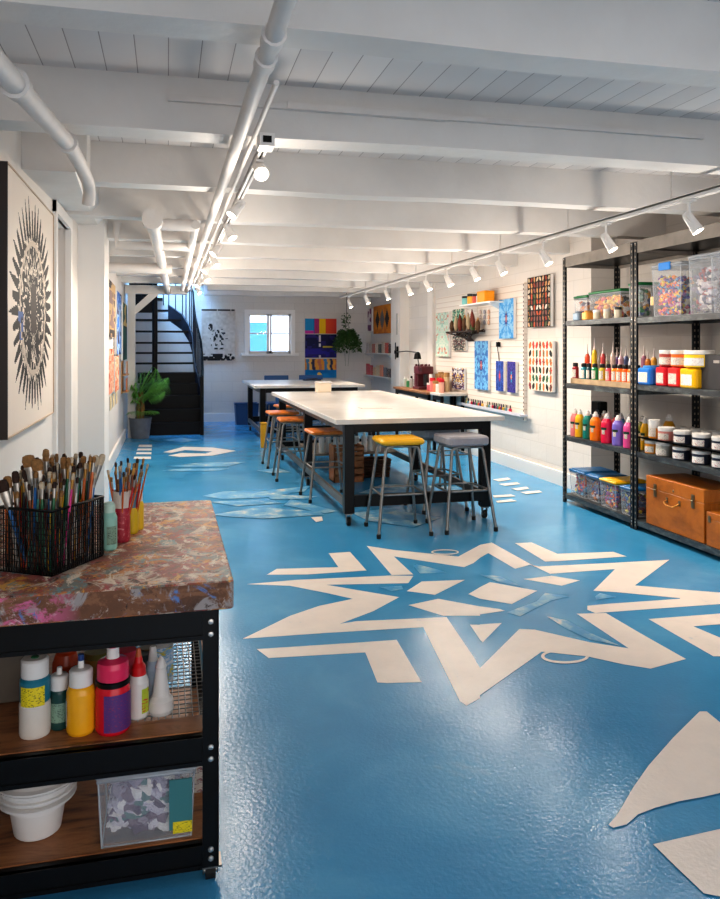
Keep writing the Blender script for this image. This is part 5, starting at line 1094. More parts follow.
for k in range(2):
    for j in range(3):
        c = [(226, 120, 50), (240, 190, 150), (206, 80, 50), (236, 160, 70)][(j + k) % 4]
        o = MB().box(0, 0, 0, .01, .13, .2).build('greeting_card', plastic('card %d' % ((j + k) % 4), c), None, (XLF + .07, t_.location.y + .01 + j * .15, .78 + .0355 + k * .26)); tag(o, 'orange or peach card standing on the small rack on the far left wall', 'card', 'cards on the left wall rack')
for i, (px, py) in enumerate(((110, 390), (113, 392), (116, 388))):
    X = XLF + .012; a = onX(px, py, X); o = canvas('paper_sheet', 'small cream note sheet pinned low on the far left wall', (X, a.y, .72), (0, 1, 0), .28, .17, lambda u, v: (226, 206, 160) if vn(u * 6, v * 6 + i) > .3 else (190, 150, 100), 6, 6, .006, group='note sheets on the left wall')

# back wall art
def backart(name, label, px0, py0, px1, py1, fn, nx, ny, **kw):
    Y = YB - .04; a, c_ = onY(px0, py0, Y), onY(px1, py1, Y); return canvas(name, label, (a.x, Y, c_.z), (1, 0, 0), c_.x - a.x, a.z - c_.z, fn, nx, ny, .035, **kw)
def treeart(u, v):
    bgc = mixc((208, 196, 186), (186, 172, 160), vn(u * 20, v * 28)); 
    if v < .13: return (30, 28, 30) if vn(u * 14, v * 20) > .42 else bgc
    if v > .965 and vn(u * 30, 1) > .3: return (60, 54, 52)
    if abs(u - .5) < .012 and .2 < v < .62: return (50, 46, 44)
    d = math.hypot((u - .5) * 1.0, (v - .42) * 1.25)
    if d < .27 and vn(u * 22, v * 26) > .62: return (36, 34, 36)
    if math.hypot(u - .27, v - .65) < .07 and vn(u * 26, v * 26) > .4: return (40, 38, 38)
    return bgc
backart('canvas_painting', 'cream canvas with black inked tree drawing between staircase and window', 201.5, 309, 235.5, 360.5, treeart, 40, 60)
def stripes(u, v):
    if u < .28: return (30, 140, 190) if not (v < .22) else (206, 60, 150)
    if u < .46: return (176, 50, 110) if u > .3 else (20, 90, 160)
    if u < .66: return (240, 190, 20)
    return mixc((226, 84, 40), (206, 60, 50), (u - .66) * 3)
def navy_(u, v):
    if abs(u - .47) < .035 and vn(3, v * 14) > .45: return (214, 206, 216)
    if u > .55 and abs(v - .46) < .025: return (190, 170, 60)
    c = vn(u * 7, v * 9); return (44, 40, 110) if c > .6 else (26, 28, 72) if v > .4 else (50, 44, 150)
def city(u, v):
    if v < .42: return (240, 200, 90) if math.hypot(u - .45, (v - .2) * .7) < .07 else mixc((10, 110, 180), (30, 140, 200), vn(u * 6, v * 6))
    c = math.floor(u * 11 + vn(u * 4, v * 5)); return [(226, 150, 60), (70, 130, 180), (236, 180, 90), (60, 60, 90), (230, 160, 70), (200, 120, 90)][int(c) % 6]
G3 = 'stacked colourful canvases on the back wall'
backart('canvas_painting', 'striped blue, magenta, yellow and red canvas, topmost of three on the back wall', 305, 318.5, 336.5, 333.7, stripes, 40, 20, group=G3)
backart('canvas_painting', 'navy blue canvas, middle of three stacked on the back wall', 305, 334.3, 336.5, 357.6, navy_, 32, 28, group=G3)
backart('canvas_painting', 'orange houses over bright blue canvas, lowest of three on the back wall', 305, 359, 336.5, 377.8, city, 36, 26, group=G3)

# right wall: slat panel and paintings (wall faces -X; seen from the room its width runs -Y)
def rightart(name, label, px0, py0, px1, py1, fn, nx, ny, X=XR - .075, **kw):
    a, c_ = onX(px0, py0, X), onX(px1, py1, X); zz1 = onX((px0 + px1) / 2, py0, X).z; zz0 = onX((px0 + px1) / 2, py1, X).z
    return canvas(name, label, (X, a.y, zz0), (0, -1, 0), a.y - c_.y, zz1 - zz0, fn, nx, ny, .035, **kw)
def tricol(cols, sc, ox=0.0, sym=True, bg_=None, thr=.0):
    def f(u, v):
        x = abs(u - .5) if sym else u; c = vn(x * sc + ox, v * sc * 1.6 + ox * 2) * .6 + vn(x * sc * 2.3, v * sc * 3.1 + ox) * .4
        if bg_ and abs(c - .5) < thr: return bg_
        return cols[int(c * 2.2 * len(cols)) % len(cols)]
    return f
def diamondart(cent, ring, bg1, bg2, ox=0.0):
    def f(u, v):
        x, y = abs(u - .5) * 2, abs(v - .5) * 2; d = x * 1.6 + y
        if d < .22: return cent
        if d < .42 and vn(x * 9, y * 12 + ox) > .35: return ring
        k = math.sin(math.atan2(y, x + .01) * 9) ; return bg1 if (k > 0) ^ (vn(x * 7 + ox, y * 9) > .6) else bg2
    return f
sa, sb = onX(437, 300, XR - .03), onX(524, 300, XR - .03)
MB_s = MB(); MB_s.box(XR - .035, sb.y, .62, XR, sa.y + .02, 2.27)
o = MB_s.build('slat_panel', M_SLAT); tag(o, 'white grooved slat panel mounted on the right wall behind the hung artworks', 'wall panel', kind='structure')
b = MB(); b.box(XR - .04, sb.y - .02, .62, XR, sb.y, 2.27)
for q_ in range(33): b.box(XR - .045, sb.y - .016, .63 + q_ * .05, XR - .039, sb.y - .004, .65 + q_ * .05, m=1)
b.build('trim_6', [M_SLAT, M_DARK])
bpy.data.objects['trim_6']['kind'] = 'structure'
def petals(bgc, cols, nx, ny, ox):
    def f(u, v):
        cu, cv = u * nx, v * ny; i, j = int(cu), int(cv); m = min(i, nx - 1 - i); du, dv = (cu - i - .5) * 2, (cv - j - .5) * 2
        du *= 1.0 if i <= nx - 1 - i else -1
        a = (hsh(m, j, ox) - .5) * 1.6; x = du * math.cos(a) - dv * math.sin(a); y = du * math.sin(a) + dv * math.cos(a)
        if (x / (.66 if ox == 4 else .56)) ** 2 + (y / .95) ** 2 < 1: return cols[int(hsh(m, j, ox + 2) * len(cols))] if abs(x) > .16 or hsh(i, ox) > .5 else cols[int(hsh(m, j, ox + 5) * len(cols))]
        return bgc
    return f
rightart('canvas_painting', 'black canvas of orange, cream and green petals, upper of two beside the shelving', 527.5, 276, 550.5, 327, petals((30, 25, 24), [(196, 92, 56), (216, 196, 166), (86, 100, 66), (150, 66, 50), (204, 150, 100), (140, 90, 84), (222, 210, 196)], 8, 9, 1), 64, 72, X=XR - .06)
rightart('canvas_painting', 'white canvas of red, green and black leaf shapes, lower of two beside the shelving', 528.5, 341, 552.5, 391, petals((222, 210, 194), [(190, 60, 46), (30, 36, 34), (40, 90, 66), (214, 110, 60), (120, 40, 44)], 7, 6, 4), 63, 66, X=XR - .06)
SB = [(70, 130, 190), (120, 180, 220), (40, 90, 160), (200, 210, 214)]
rightart('canvas_painting', 'tall sky-blue kaleidoscope canvas at upper right of the slat panel', 499, 299, 513.5, 338.5, diamondart((190, 120, 110), (60, 70, 140), (70, 150, 210), (140, 190, 224), 2), 30, 60)
rightart('canvas_painting', 'large blue kaleidoscope canvas low in the middle of the slat panel', 474.5, 341, 488, 389.5, diamondart((196, 110, 90), (34, 50, 110), (110, 170, 210), (60, 110, 170), 7), 30, 70)
rightart('canvas_painting', 'pale mint canvas with sparse marks at the far left of the slat panel', 436, 312.5, 448.5, 356.5, tricol([(176, 206, 190), (200, 210, 196), (150, 190, 180), (196, 130, 110), (206, 214, 200)], 5, 3), 24, 50)
rightart('canvas_painting', 'green and white canvas behind the leaf-filled wall basket', 452.5, 309, 464.5, 333, tricol([(60, 140, 110), (200, 190, 170), (120, 170, 150), (60, 50, 60)], 6, 8), 24, 30)
rightart('canvas_painting', 'dark canvas with white slashes just below the wall basket', 452.5, 333.5, 465.5, 350.5, tricol([(70, 50, 60), (206, 196, 180), (110, 60, 60), (60, 90, 80)], 7, 5), 24, 26)
rightart('canvas_painting', 'small purple and gold canvas low at the left of the slat panel', 452, 368, 464, 389, tricol([(50, 40, 70), (90, 60, 100), (214, 180, 80), (40, 36, 50), (206, 206, 210)], 5, 12), 24, 30)
rightart('canvas_painting', 'narrow navy canvas with coral centre, left of the small pair', 495.8, 361, 503.5, 391, diamondart((226, 90, 70), (160, 60, 100), (36, 60, 130), (60, 90, 170), 3), 18, 40, group='small navy pair')
rightart('canvas_painting', 'narrow navy canvas with orange star centre, right of the small pair', 507.2, 361.5, 515.5, 392.5, diamondart((240, 120, 50), (60, 150, 180), (40, 50, 110), (70, 60, 140), 9), 18, 40, group='small navy pair')
# artworks past the column
XA = XR - .06
rightart('canvas_painting', 'orange canvas with dark diamonds on the far right wall beyond the column', 373.5, 305, 391.5, 333.5, lambda u, v: (34, 30, 34) if (abs(abs(u - .5) - .26) * 3 + abs(v - .5)) * 1.2 < .42 else (96, 96, 100) if (abs(u - .5) * 3.2 + abs(v - .5)) < .4 else mixc((226, 150, 40), (180, 96, 30), vn(u * 9, v * 9)), 40, 40)
rightart('canvas_painting', 'plum figure canvas on the far right wall left of the orange one', 366, 309, 371.5, 331, lambda u, v: (130, 70, 100) if vn(u * 5, v * 6) > .42 else (214, 200, 196), 20, 30)
# shelves of little books and cards on the far right wall
def wall_shelf(label, pxa, pxb, py, dep, X=XR, th=.02):
    xx = X - dep; a = onX(pxa, py, xx); c_ = onX(pxb, py, xx); t_ = thing('wall_shelf', label, 'shelf', (xx, c_.y, a.z if a.z < 5 else 1))
    zc_ = onX((pxa + pxb) / 2, py, xx).z; t_.location.z = zc_; L_ = a.y - c_.y
    MB().box(0, 0, -th, dep, L_, 0).build('shelf_board', M_WHITE, t_)
    for f in (.12, .88): MB().prism([(0.02, -th), (dep, -th), (dep, -.12)], f * L_, f * L_ + .012, 'y').build('bracket', M_WHITE, t_)
    return t_, zc_, c_.y, L_
t_, z_, y_, L_ = wall_shelf('upper white wall shelf of books on the far right wall', 363.5, 389, 353, .16)
bc = [(60, 50, 46), (190, 70, 50), (206, 190, 170), (50, 70, 60), (226, 214, 200), (206, 120, 100), (214, 204, 190), (230, 222, 214)]
def books(z_, y_, L_, cols, X, gl, name='book'):
    n = len(cols)
    for i, c in enumerate(cols):
        hh = .16 + .07 * hsh(i, z_); w_ = L_ / n * .82; m = textlab('cover %d %d %d' % c, c, [tuple(255 - int(v * .8) for v in c), (200, 120, 80)], (16, 16))
        o = MB().box(0, 0, 0, .02, w_, hh).build(name, m, None, (X - .11, y_ + .02 + i * L_ / n, z_ + .0005)); nmc = ['dark', 'red', 'cream', 'green', 'pale', 'rose', 'ivory', 'white'][i % 8]
        tag(o, '%s illustrated book standing face-out on the %s' % (nmc, gl), 'book', 'books on the ' + gl)
books(z_, y_, L_, bc, XR, 'upper white wall shelf')
t_, z_, y_, L_ = wall_shelf('lower white wall shelf of books and cards on the far right wall', 363.5, 388, 376, .16)
books(z_, y_, L_, [(40, 44, 50), (90, 100, 110), (226, 150, 120), (206, 190, 160), (220, 190, 150), (196, 50, 66), (200, 60, 80)], XR, 'lower white wall shelf')
# white shelf with paint cups on the slat panel
t_, z_, y_, L_ = wall_shelf('small white bracket shelf carrying orange paint boxes high on the slat panel', 459, 490, 303, .22, XR - .036)
for i, (px0, px1, h, rgb, nm) in enumerate(((464.5, 469, .12, (120, 190, 190), 'mint'), (469.5, 473.5, .14, (236, 170, 50), 'amber'), (474, 477, .13, (206, 80, 60), 'red'), (477.5, 480, .13, (206, 196, 190), 'grey'))):
    X = XR - .17; y, w_ = put(px0, px1, X); jar('%s jar with dark lid on the small bracket shelf' % nm, y, X, z_ + .0005, w_ * .4, h, rgb, nm + ' shelf', lid=BC, group='jars on the bracket shelf')
y, w_ = put(480.5, 489.5, XR - .17); o = MB().box(-.07, -w_ * .42, 0, .07, w_ * .42, .13, b=.008).box(-.072, -w_ * .43, .131, .072, w_ * .43, .145, b=.008).build('storage_box', plastic('orange box', (246, 160, 10)), None, (XR - .16, y, z_ + .0005)); tag(o, 'bright orange box at the right end of the small bracket shelf', 'box')
# wall basket / driftwood holder with leafy bundle
pc = onX(466, 331, XR - .12)
t_ = thing('wall_basket', 'dark twig basket of dried leaves and paper cones fixed to the slat panel', 'basket', (XR - .036, pc.y, pc.z))
b = MB(); q = random.Random(5)
mtw = mat('dark twigs', srgb(52, 36, 30), .8)
for i in range(16):
    a0 = Vector((-.02 - .2 * q.random(), q.uniform(-.55, .55), -.02 + q.uniform(-.02, .04))); b.tube([a0, Vector((-.1, q.uniform(-.25, .25), -.06)), Vector((-.01, q.uniform(-.12, .12), -.14))], .008, 5)
b.box(-.2, -.5, -.02, -.01, .5, .0).build('twig_frame', mtw, t_)
for i in range(13):
    b = MB(); y0 = -.48 + i * .08; c = [(96, 70, 50), (206, 150, 90), (120, 60, 50), (90, 110, 70), (190, 170, 140), (60, 46, 44)][i % 6]
    b.lathe([(.015, .0), (.038, .08), (.03, .15), (.004, .19 + .03 * (i % 3))], -.11 + .03 * (i % 2), y0, 8, c=srgb(*c), M=Matrix.Rotation(q.uniform(-.15, .15), 4, 'X')); b.build('leaf_bundle', M_ART, t_)
# hook with cord above small pair, strip of miniature bottles along the bottom
hk = onX(499, 346, XR - .05); t_ = thing('hanging_hook', 'small black hook and cord hanging above the navy pair on the slat panel', 'hook', (XR - .0355, hk.y, hk.z))
MB().tube([(0, 0, .04), (-.02, 0, .05), (-.035, 0, .02), (-.03, 0, -.06), (-.01, .02, -.12), (-.012, 0, -.20)], .006, 6).box(-.05, -.02, -.01, -.002, .02, .05, b=.004).build('hook_body', M_BLACK, t_)
la, lb_ = onX(449, 402, XR - .1), onX(521, 424, XR - .1); zl = .70
t_ = thing('bottle_ledge', 'narrow pale ledge along the bottom of the slat panel lined with tiny bottles', 'ledge', (XR - .135, lb_.y - .05, zl)); LL = shY(458, XR - .1) - lb_.y
MB().box(0, 0, -.02, .099, LL, 0).build('ledge_board', mat('pale grey ledge', srgb(196, 196, 204), .5), t_); MB().box(0, 0, 0, .006, LL, .018).build('ledge_lip', MATS['pale grey ledge'], t_)
tc_ = [(150, 150, 110), (90, 140, 160), (206, 196, 190), (190, 40, 70), (40, 40, 44), (120, 70, 110), (70, 120, 90), (200, 90, 60), (60, 40, 90), (214, 170, 70)]
nn = ['olive', 'sea blue', 'pearl', 'magenta', 'black', 'mauve', 'green', 'terracotta', 'indigo', 'gold']
i = 0; px = 460.0
while px < 511:
    if not (459 < px < 466.5 or 484 < px < 486.5):
        y = shY(px, XR - .08); k = i % 10; m = plastic('nail ' + nn[k], tc_[k], .25)
        t_ = thing('mini_bottle', 'tiny %s bottle in the row on the ledge below the slat panel' % nn[k], 'bottle', (XR - .085, y, zl + .0005), 0, 'tiny bottles on the ledge')
        MB().lathe([(.016, 0), (.018, .005), (.018, .04), (.008, .05)], n=10).build('bottle_body', m, t_); MB().lathe([(.009, .048), (.008, .085)], n=8).build('cap', BC if k % 2 else m, t_); i += 1
    px += 1.75
# small ornaments in the middle of the slat panel
for i in range(9):
    c_ = onX(480 + (i % 3) * 4.2, 312 + (i // 3) * 5.2, XR - .05); o = MB().lathe([(.001, -.012), (.03, -.008), (.033, 0), (.02, .008), (.001, .01)], n=10, M=Matrix.Rotation(PI / 2, 4, 'Y')).build('wall_ornament', plastic('ornament %d' % (i % 3), [(190, 170, 160), (150, 150, 160), (206, 160, 130)][i % 3]), None, (XR - .0465, c_.y, c_.z))
    tag(o, 'little round ornament in the grid between shelf and blue canvas on the slat panel', 'ornament', 'round ornaments on the slat panel')
# ================================================================== COUNTERS ALONG THE RIGHT WALL
def counter(name, label, pxa, pxb, py, X0, m, th=.035, z=None):
    zc_ = z; a, c_ = onX(pxa, py, X0), onX(pxb, py, X0); a.y = min(a.y, ynear - .01) if name != 'side_counter' else a.y; t_ = thing(name, label, 'table', (X0, c_.y, 0)); L_ = a.y - c_.y; D_ = XR - .04 - X0
    MB().box(0, 0, zc_ - th, D_, L_, zc_, b=.01).build('tabletop', m, t_)
    for x in (.03, D_ - .07):
        for y in (.04, L_ - .08): MB().box(x, y, 0, x + .04, y + .04, zc_ - th).build('leg', M_BLACK, t_)
    MB().box(.03, .08, zc_ - .1, .05, L_ - .08, zc_ - th).build('apron', M_DARK, t_); return t_
ynear = onX(427, 389, 3.66).y; zc1 = onX(410, 389.5, 3.66).z
counter('side_counter', 'wood-topped side counter against the right wall under the swing lamp', 393, 427, 389, 3.66, smear_mat('brown counter wood', [(0.35, (110, 72, 46)), (0.6, (160, 112, 74))], 6, .45, bump=0), z=zc1)
zc2 = onX(438, 393.5, 3.70).z
t_ = counter('round_end_table', 'white-topped grey side table crowded with jars, right of the wood counter', 428.5, 440, 393, 3.70, M_TABLETOP, z=zc2); t_.name = 'side_table'
bagp = onX(423, 389, 3.88)
t_ = thing('craft_machine', 'boxy maroon craft machine with studded top on the wood counter', 'machine', (3.9, shY(423.5, 3.9), zc1 + .0005)); mm = mat('maroon lacquer', srgb(92, 26, 40), .35, noise=.3, nscale=15)
MB().box(-.13, -.17, 0, .13, .17, .04, b=.02).build('base', mm, t_); MB().box(-.11, .02, .04, .11, .16, .33, b=.03).build('column', mm, t_); MB().box(-.12, -.16, .24, .12, .16, .36, b=.04).build('head', mm, t_)
for i in range(7): MB().lathe([(.018, .36), (.016, .385), (.005, .395)], -.08 + .08 * (i % 3), -.12 + .04 * i, 8).build('knob', mm, t_)
MB().cyl((0, -.1, .06), (0, -.1, .24), .03, n=12).build('spindle', M_DARK, t_)
sp_ = [(405.5, (200, 206, 196), 'cream', .17), (408.5, (60, 140, 90), 'green', .13), (411.5, (170, 170, 166), 'grey', .19)]
for px, rgb, nm, h in sp_: simple_bottle('counter_bottle', '%s bottle standing left of the maroon machine on the counter' % nm, 'bottle', (3.85, shY(px, 3.85), zc1 + .0005), .035, h, plastic(nm + ' counter bottle', rgb), BC if nm == 'grey' else WC)
jn = ['rose', 'cream', 'pink', 'clear', 'salmon', 'gold', 'white', 'brown', 'blush']
for i in range(9):
    c = [(200, 110, 120), (226, 214, 200), (230, 130, 130), (206, 206, 200), (236, 140, 110), (206, 160, 80), (226, 222, 216), (130, 80, 60), (226, 170, 150)][i]
    X = 3.80 + .11 * (i % 2); jar('%s jar among the jars crowded on the white side table' % jn[i], shY(429.5 + i * 1.5 + 2.5 * (i % 2), X), X, zc2 + .0005, .04, .12 + .04 * (i % 3), c, jn[i] + ' crowd', lid=[WC, plastic('tan lid', (170, 130, 80)), plastic('red lid', (170, 50, 50))][i % 3], group='jars on the white side table')
for i in range(4):
    X = 3.98; jar('%s back-row jar raised behind the crowd on the white side table' % ['tan', 'copper', 'bronze', 'sandy'][i], shY(438 + i * 2.9, X), X, zc2 + .0005, .042, .25 + .03 * (i % 2), [(190, 150, 100), (150, 90, 60), (120, 90, 50), (206, 180, 140)][i], ['tan', 'copper', 'bronze', 'sandy'][i] + ' back', lid=plastic('tan lid', (170, 130, 80)), group='jars on the white side table')
# swing-arm lamp on the column
lc = onX(397.5, 352, 3.965); t_ = thing('swing_arm_lamp', 'thin black swing-arm lamp reaching from the column over the counter', 'lamp', lc)
e1 = onX(417.5, 352.5, 3.70) - lc
MB().box(-.02, -.02, -.10, .0145, .02, .10, b=.006).build('wall_plate', M_BLACK, t_)
MB().tube([(-.02, 0, .0), (e1.x * .5, e1.y * .5, .02), e1], .009, 6).build('arm', M_BLACK, t_)
hd = e1 + Vector((0, 0, -.02)); MB().lathe([(.02, .03), (.045, .0), (.06, -.08), (.055, -.08), (.02, .0)], n=14, M=Matrix.Translation(hd)).build('lamp_shade', M_BLACK, t_)
MB().tube([hd + Vector((0, 0, -.05)), hd + Vector((.05, .07, -.26))], .004, 5).tube([hd + Vector((0, 0, -.05)), hd + Vector((.03, -.08, -.26))], .004, 5).build('lamp_cord', M_BLACK, t_)
o = MB().box(0, -.01, 0, .012, .01, .3).box(-.01, -.03, .1, .012, .03, .16).build('wall_hanger', M_BLACK, None, (3.965, onX(397, 362, 3.965).y + .12, 1.28)); tag(o, 'slim dark hanger on the face of the right wall column', 'hanger')
o = MB().box(0, -.03, 0, .0145, .03, .38).build('thermometer_strip', mat('grey strip', srgb(170, 168, 166), .5), None, (3.965, onX(396.5, 330, 3.965).y, 1.72)); tag(o, 'grey vertical strip mounted high on the right wall column', 'strip')

# ================================================================== STAIRCASE
ST = thing('spiral_staircase', 'black metal staircase curving up to the left of the back wall', 'staircase', (0, 13.6, 0))
MS = mat('black stair steel', srgb(8, 8, 11), .45); MS.node_tree.nodes['Principled BSDF'].inputs['Specular IOR Level'].default_value = .2; MN = mat('blue black stringer', srgb(20, 26, 44), .4)
ty = [434, 422, 408.5, 395, 383, 372.3, 362.3, 352, 342, 330.8, 319.5, 310]
pl = [141, 141, 141, 141, 140, 138, 136, 136, 136, 136, 136, 136]
pr_ = [201.5, 201.5, 201, 200, 197.5, 195, 193.5, 192.5, 192, 188.5, 181.5, 168]
rows = []
for i in range(12):
    Y = 13.62 + .165 * i
    z = onY(170, ty[i], Y).z if i else 0
    rows.append((onY(pl[i], 0, Y).x, onY(pr_[i], 0, Y).x, Y, z))
for i in range(1, 12):
    x0, x1, Y, z = rows[i]; x0 = max(x0, XLF + .02)
    MB().box(x0, Y - .165, z - .035, x1, Y + .09, z).build('tread', MS, ST, (0, -13.6, 0))
    if i <= 5:
        MB().box(x0, Y - .16, rows[i - 1][3], x1, Y - .145, z - .035).build('riser', MS, ST, (0, -13.6, 0))
# solid dark side under lower treads, newel, stringer, rail, balusters
sc_ = [Vector((r[1], r[2] - .17, r[3])) for r in rows]; sc_[0].z = 0
b = MB(); vs = []
for p_ in sc_: vs += [p_ + Vector((0, 0, -.20)), p_ + Vector((.03, 0, -.20)), p_ + Vector((.03, 0, .09)), p_ + Vector((0, 0, .09))]
vs = [Vector((v.x, v.y, max(v.z, 0))) for v in vs]; n = len(sc_)
b.add(vs, [(4 * k + j, 4 * k + (j + 1) % 4, 4 * k + 4 + (j + 1) % 4, 4 * k + 4 + j) for k in range(n - 1) for j in range(4)] + [(3, 2, 1, 0)]); b.build('stringer', MN, ST, (0, -13.6, 0))
MB().prism([(sc_[0].y + .02, 0)] + [(p_.y, max(.02, p_.z - .04)) for p_ in sc_[1:6]] + [(sc_[5].y, 0)], sc_[1].x - .012, sc_[1].x - .002, 'x').build('side_panel', MS, ST, (0, -13.6, 0))
nw = sc_[0]; MB().box(nw.x - .03, nw.y - .02, 0, nw.x + .03, nw.y + .04, 1.0, b=.005).build('newel_post', MS, ST, (0, -13.6, 0))
rail = [p_ + Vector((.015, 0, .92)) for p_ in sc_]; rail[0].z = 1.0
# upper run continues round into the stairwell
top = [Vector((rows[11][1] - .35, 15.60, 2.62)), Vector((rows[11][1] - .65, 15.62, 2.78))]
MB().tube(rail + [top[0] + Vector((0, 0, .85))], .018, 8).build('handrail', MS, ST, (0, -13.6, 0))
for i, p_ in enumerate(sc_):
    nx_ = sc_[i + 1] if i + 1 < n else p_ + Vector((-.2, .03, .16))
    for f in (0, .5): q_ = p_.lerp(nx_, f) + Vector((.015, 0, 0)); MB().cyl(q_ + Vector((0, 0, .0 if i else 0)), q_ + Vector((0, 0, .92)), .010, n=6).build('baluster', MN, ST, (0, -13.6, 0))
pc_ = onY(154.8, 380, 14.5); MB().cyl((pc_.x, 14.5, 0), (pc_.x, 14.5, 3.3), .048, n=14).build('centre_pole', MS, ST, (0, -13.6, 0))
x0 = XLF + .02; MB().box(x0, 15.3, 2.40, rows[11][1] - .1, 15.78, 2.44).build('landing', MS, ST, (0, -13.6, 0))
MB().box(x0, 14.55, 2.12, pc_.x - .03, 14.60, 2.9).build('upper_panel', MS, ST, (0, -13.6, 0))

# ================================================================== PLANTS
PG = mat('palm leaf green', srgb(112, 180, 72), .5, noise=.4, nscale=12); PD = mat('dark vine green', srgb(58, 98, 40), .5, noise=.5, nscale=20)
pp_ = onZ(140.5, 437.5, 0) + Vector((.0, -.1, 0))
PT = thing('potted_palm', 'potted palm with arching green fronds in front of the staircase', 'plant', (pp_.x, pp_.y, 0)); kk = k_at(pp_)
MB().lathe([(8.2 * kk, 0), (8.6 * kk, .01), (10.8 * kk, 19 * kk), (11.2 * kk, 19.3 * kk), (11.2 * kk, 20.6 * kk), (10.2 * kk, 20.6 * kk), (10 * kk, 17 * kk)], n=26).build('pot', mat('grey stone pot', srgb(108, 112, 120), .6, noise=.2, nscale=12), PT)
MB().lathe([(10 * kk, 17 * kk), (.001, 18 * kk)], n=20).build('soil', mat('potting soil', srgb(50, 36, 26), .9), PT)
q = random.Random(9)
for i in range(6):
    a = i * 1.05; MB().tube([(.03 * math.cos(a), .03 * math.sin(a), 17 * kk), (.05 * math.cos(a), .05 * math.sin(a), 30 * kk), (.03 * math.cos(a + .6), .03 * math.sin(a + .6), 46 * kk)], [.028, .022, .012], 7).build('stem', smear_mat('palm cane', [(.4, (140, 84, 40)), (.6, (96, 110, 50))], 14, .6, bump=0), PT)
def frond(az, el, L_, droop, z0, leafw=.020, n=17):
    b = MB(); d = Vector((math.cos(az), math.sin(az), 0)); pts = []
    for i in range(n + 1):
        t = i / n; pts.append(Vector((0, 0, z0)) + d * (L_ * t * math.cos(el)) + Vector((0, 0, L_ * (t * math.sin(el) - droop * t * t))))
    b.tube(pts[::2] + ([pts[-1]] if n % 2 else []), .004, 4)
    sd = d.cross(Vector((0, 0, 1)))
    for i in range(3, n + 1):
        t = i / n; ll = L_ * .42 * math.sin(PI * (.12 + .85 * t)) + .04
        for s_ in (-1, 1):
            p0 = pts[i]; dr = (sd * s_ + d * .75 + Vector((0, 0, -.25 + .25 * (1 - t)))).normalized(); p1 = p0 + dr * ll * .55 + Vector((0, 0, .01)); p2 = p0 + dr * ll + Vector((0, 0, -ll * .3)); w_ = d * leafw
            b.add([p0 - w_ * .3, p0 + w_ * .3, p1 + w_ * .6, p2, p1 - w_ * .6], [(0, 1, 2, 4), (4, 2, 3)], 0, False)
    return b
for i in range(24):
    az = i * 2.399; el = .75 + .65 * ((i * 7) % 10) / 10; L_ = .50 + .22 * ((i * 3) % 7) / 7
    if math.cos(az) < -.1: L_ *= .3
    frond(az, el, L_, .16 + .2 * (1.4 - el), (34 + (i % 5) * 3) * kk, .016, 15).build('frond', PG, PT)
for i, az in enumerate((4.2, 5.3, 5.9)): frond(az, .25, .3, .25, 26 * kk, .013, 11).build('frond', PG, PT)
# hanging plant
hp = onY(346.5, 340, 15.0)
HPL = thing('hanging_plant', 'bushy green trailing plant in a pale pot hanging near the right back corner', 'plant', hp); kk = k_at(hp)
MB().lathe([(3.2 * kk, -4 * kk), (4.2 * kk, -2 * kk), (4.6 * kk, 2 * kk), (4.2 * kk, 2 * kk)], n=18).build('pot', mat('blush glazed pot', srgb(206, 170, 150), .4, noise=.2, nscale=20), HPL)
b = MB()
for a in (0, 2.1, 4.2): b.tube([(4.3 * kk * math.cos(a), 4.3 * kk * math.sin(a), 2 * kk), (0, 0, 22 * kk)], .004, 4)
b.tube([(0, 0, 22 * kk), (0, 0, ZC - hp.z)], .005, 5).build('hanging_cord', M_DARK, HPL)
q = random.Random(33); b = MB(); st = MB()
for i in range(64):
    az = q.uniform(0, 2 * PI); L_ = q.uniform(8, 15) * kk; up_ = q.uniform(3, 11) * kk; dr = q.uniform(3, 13) * kk; d = Vector((math.cos(az), math.sin(az), 0)); pts = []
    for k in range(8): t = k / 7; pts.append(Vector((0, 0, 1.5 * kk)) + d * L_ * (t ** .8) + Vector((0, 0, up_ * math.sin(PI * min(1, t * 1.1)) - dr * t * t)))
    st.tube(pts, .003, 4)
    for k in range(1, 8):
        for _ in range(5):
            p0 = pts[k] + Vector((q.uniform(-1, 1), q.uniform(-1, 1), q.uniform(-1, 1))) * 1.0 * kk; dd = Vector((q.uniform(-1, 1), q.uniform(-1, 1), q.uniform(-.8, .3))).normalized() * 2.6 * kk; w_ = dd.orthogonal().normalized() * .8 * kk
            b.add([p0, p0 + dd * .5 + w_, p0 + dd, p0 + dd * .5 - w_], [(0, 1, 2, 3)])
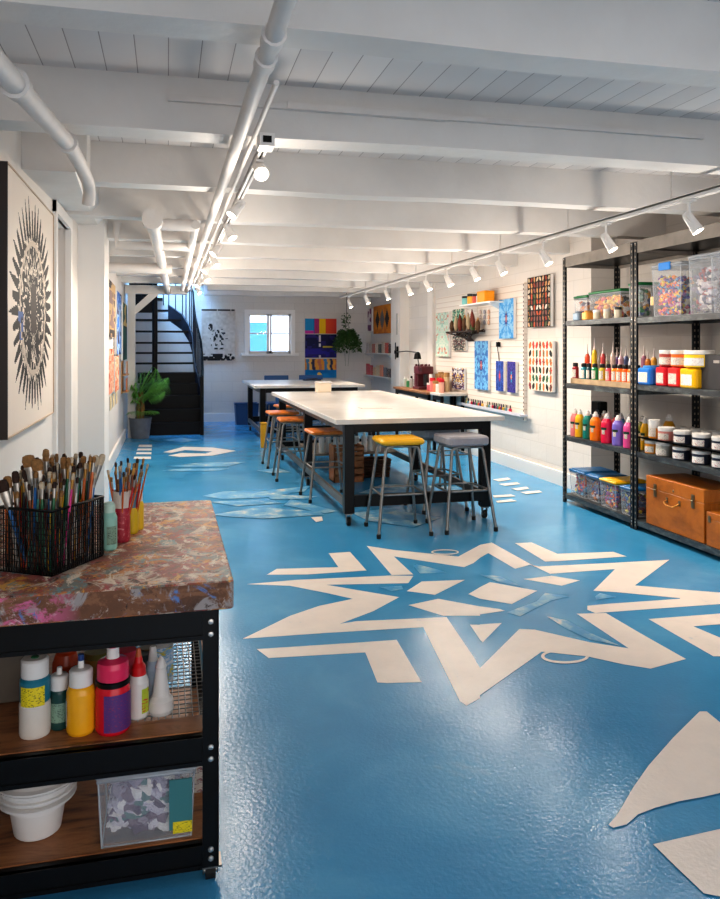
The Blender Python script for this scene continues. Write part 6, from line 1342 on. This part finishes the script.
for i in range(60):
    p0 = Vector((q.uniform(-4, 3), q.uniform(-3, 3), q.uniform(12, 26))) * kk; dd = Vector((q.uniform(-1, 1), q.uniform(-1, 1), q.uniform(-.8, .5))).normalized() * 3 * kk; w_ = dd.orthogonal().normalized() * .9 * kk
    b.add([p0, p0 + dd * .5 + w_, p0 + dd, p0 + dd * .5 - w_], [(0, 1, 2, 3)])
for s_ in (-.5, .8):
    st.tube([(s_ * kk * 3, 0, 0), (s_ * kk * 3.5, 0, -12 * kk), (s_ * kk * 2, 0, -26 * kk)], .003, 4)
o = b.build('foliage', PD, HPL); o['kind'] = 'stuff'; st.build('stems', PD, HPL)

# ================================================================== LIGHT AND CAMERA
w = bpy.data.worlds.new('World'); SC.world = w; w.use_nodes = True
bg = w.node_tree.nodes['Background']; bg.inputs[0].default_value = (1, .965, .96, 1); bg.inputs[1].default_value = 2.6
def area(name, loc, rot, sx, sy, e, col=(1, 1, 1)):
    ld = bpy.data.lights.new(name, 'AREA'); ld.shape = 'RECTANGLE'; ld.size = sx; ld.size_y = sy; ld.energy = e; ld.color = col
    o = bpy.data.objects.new(name, ld); COL.objects.link(o); o.location = loc; o.rotation_euler = rot; return o
area('stairwell_daylight', (-.05, 14.9, ZT - .05), (0, 0, 0), 1.0, 1.3, 110, (.32, .62, 1))
cam = bpy.data.cameras.new('Camera'); co = bpy.data.objects.new('Camera', cam); COL.objects.link(co); SC.camera = co
cam.sensor_fit = 'HORIZONTAL'; cam.sensor_width = 36; cam.lens = 36 * F / 720; cam.clip_start = .05
cam.shift_y = -(449.5 - HZ) / 720
co.location = (0, 0, EYE); co.rotation_euler = (PI / 2, 0, -YAW)
SC.view_settings.view_transform = 'Standard'; SC.view_settings.look = 'None'; SC.view_settings.exposure = .3; SC.view_settings.gamma = .88
SC.cycles.use_denoising = True
SC.cycles.max_bounces = 8; SC.cycles.diffuse_bounces = 5; SC.cycles.transparent_max_bounces = 12; SC.cycles.sample_clamp_indirect = 4
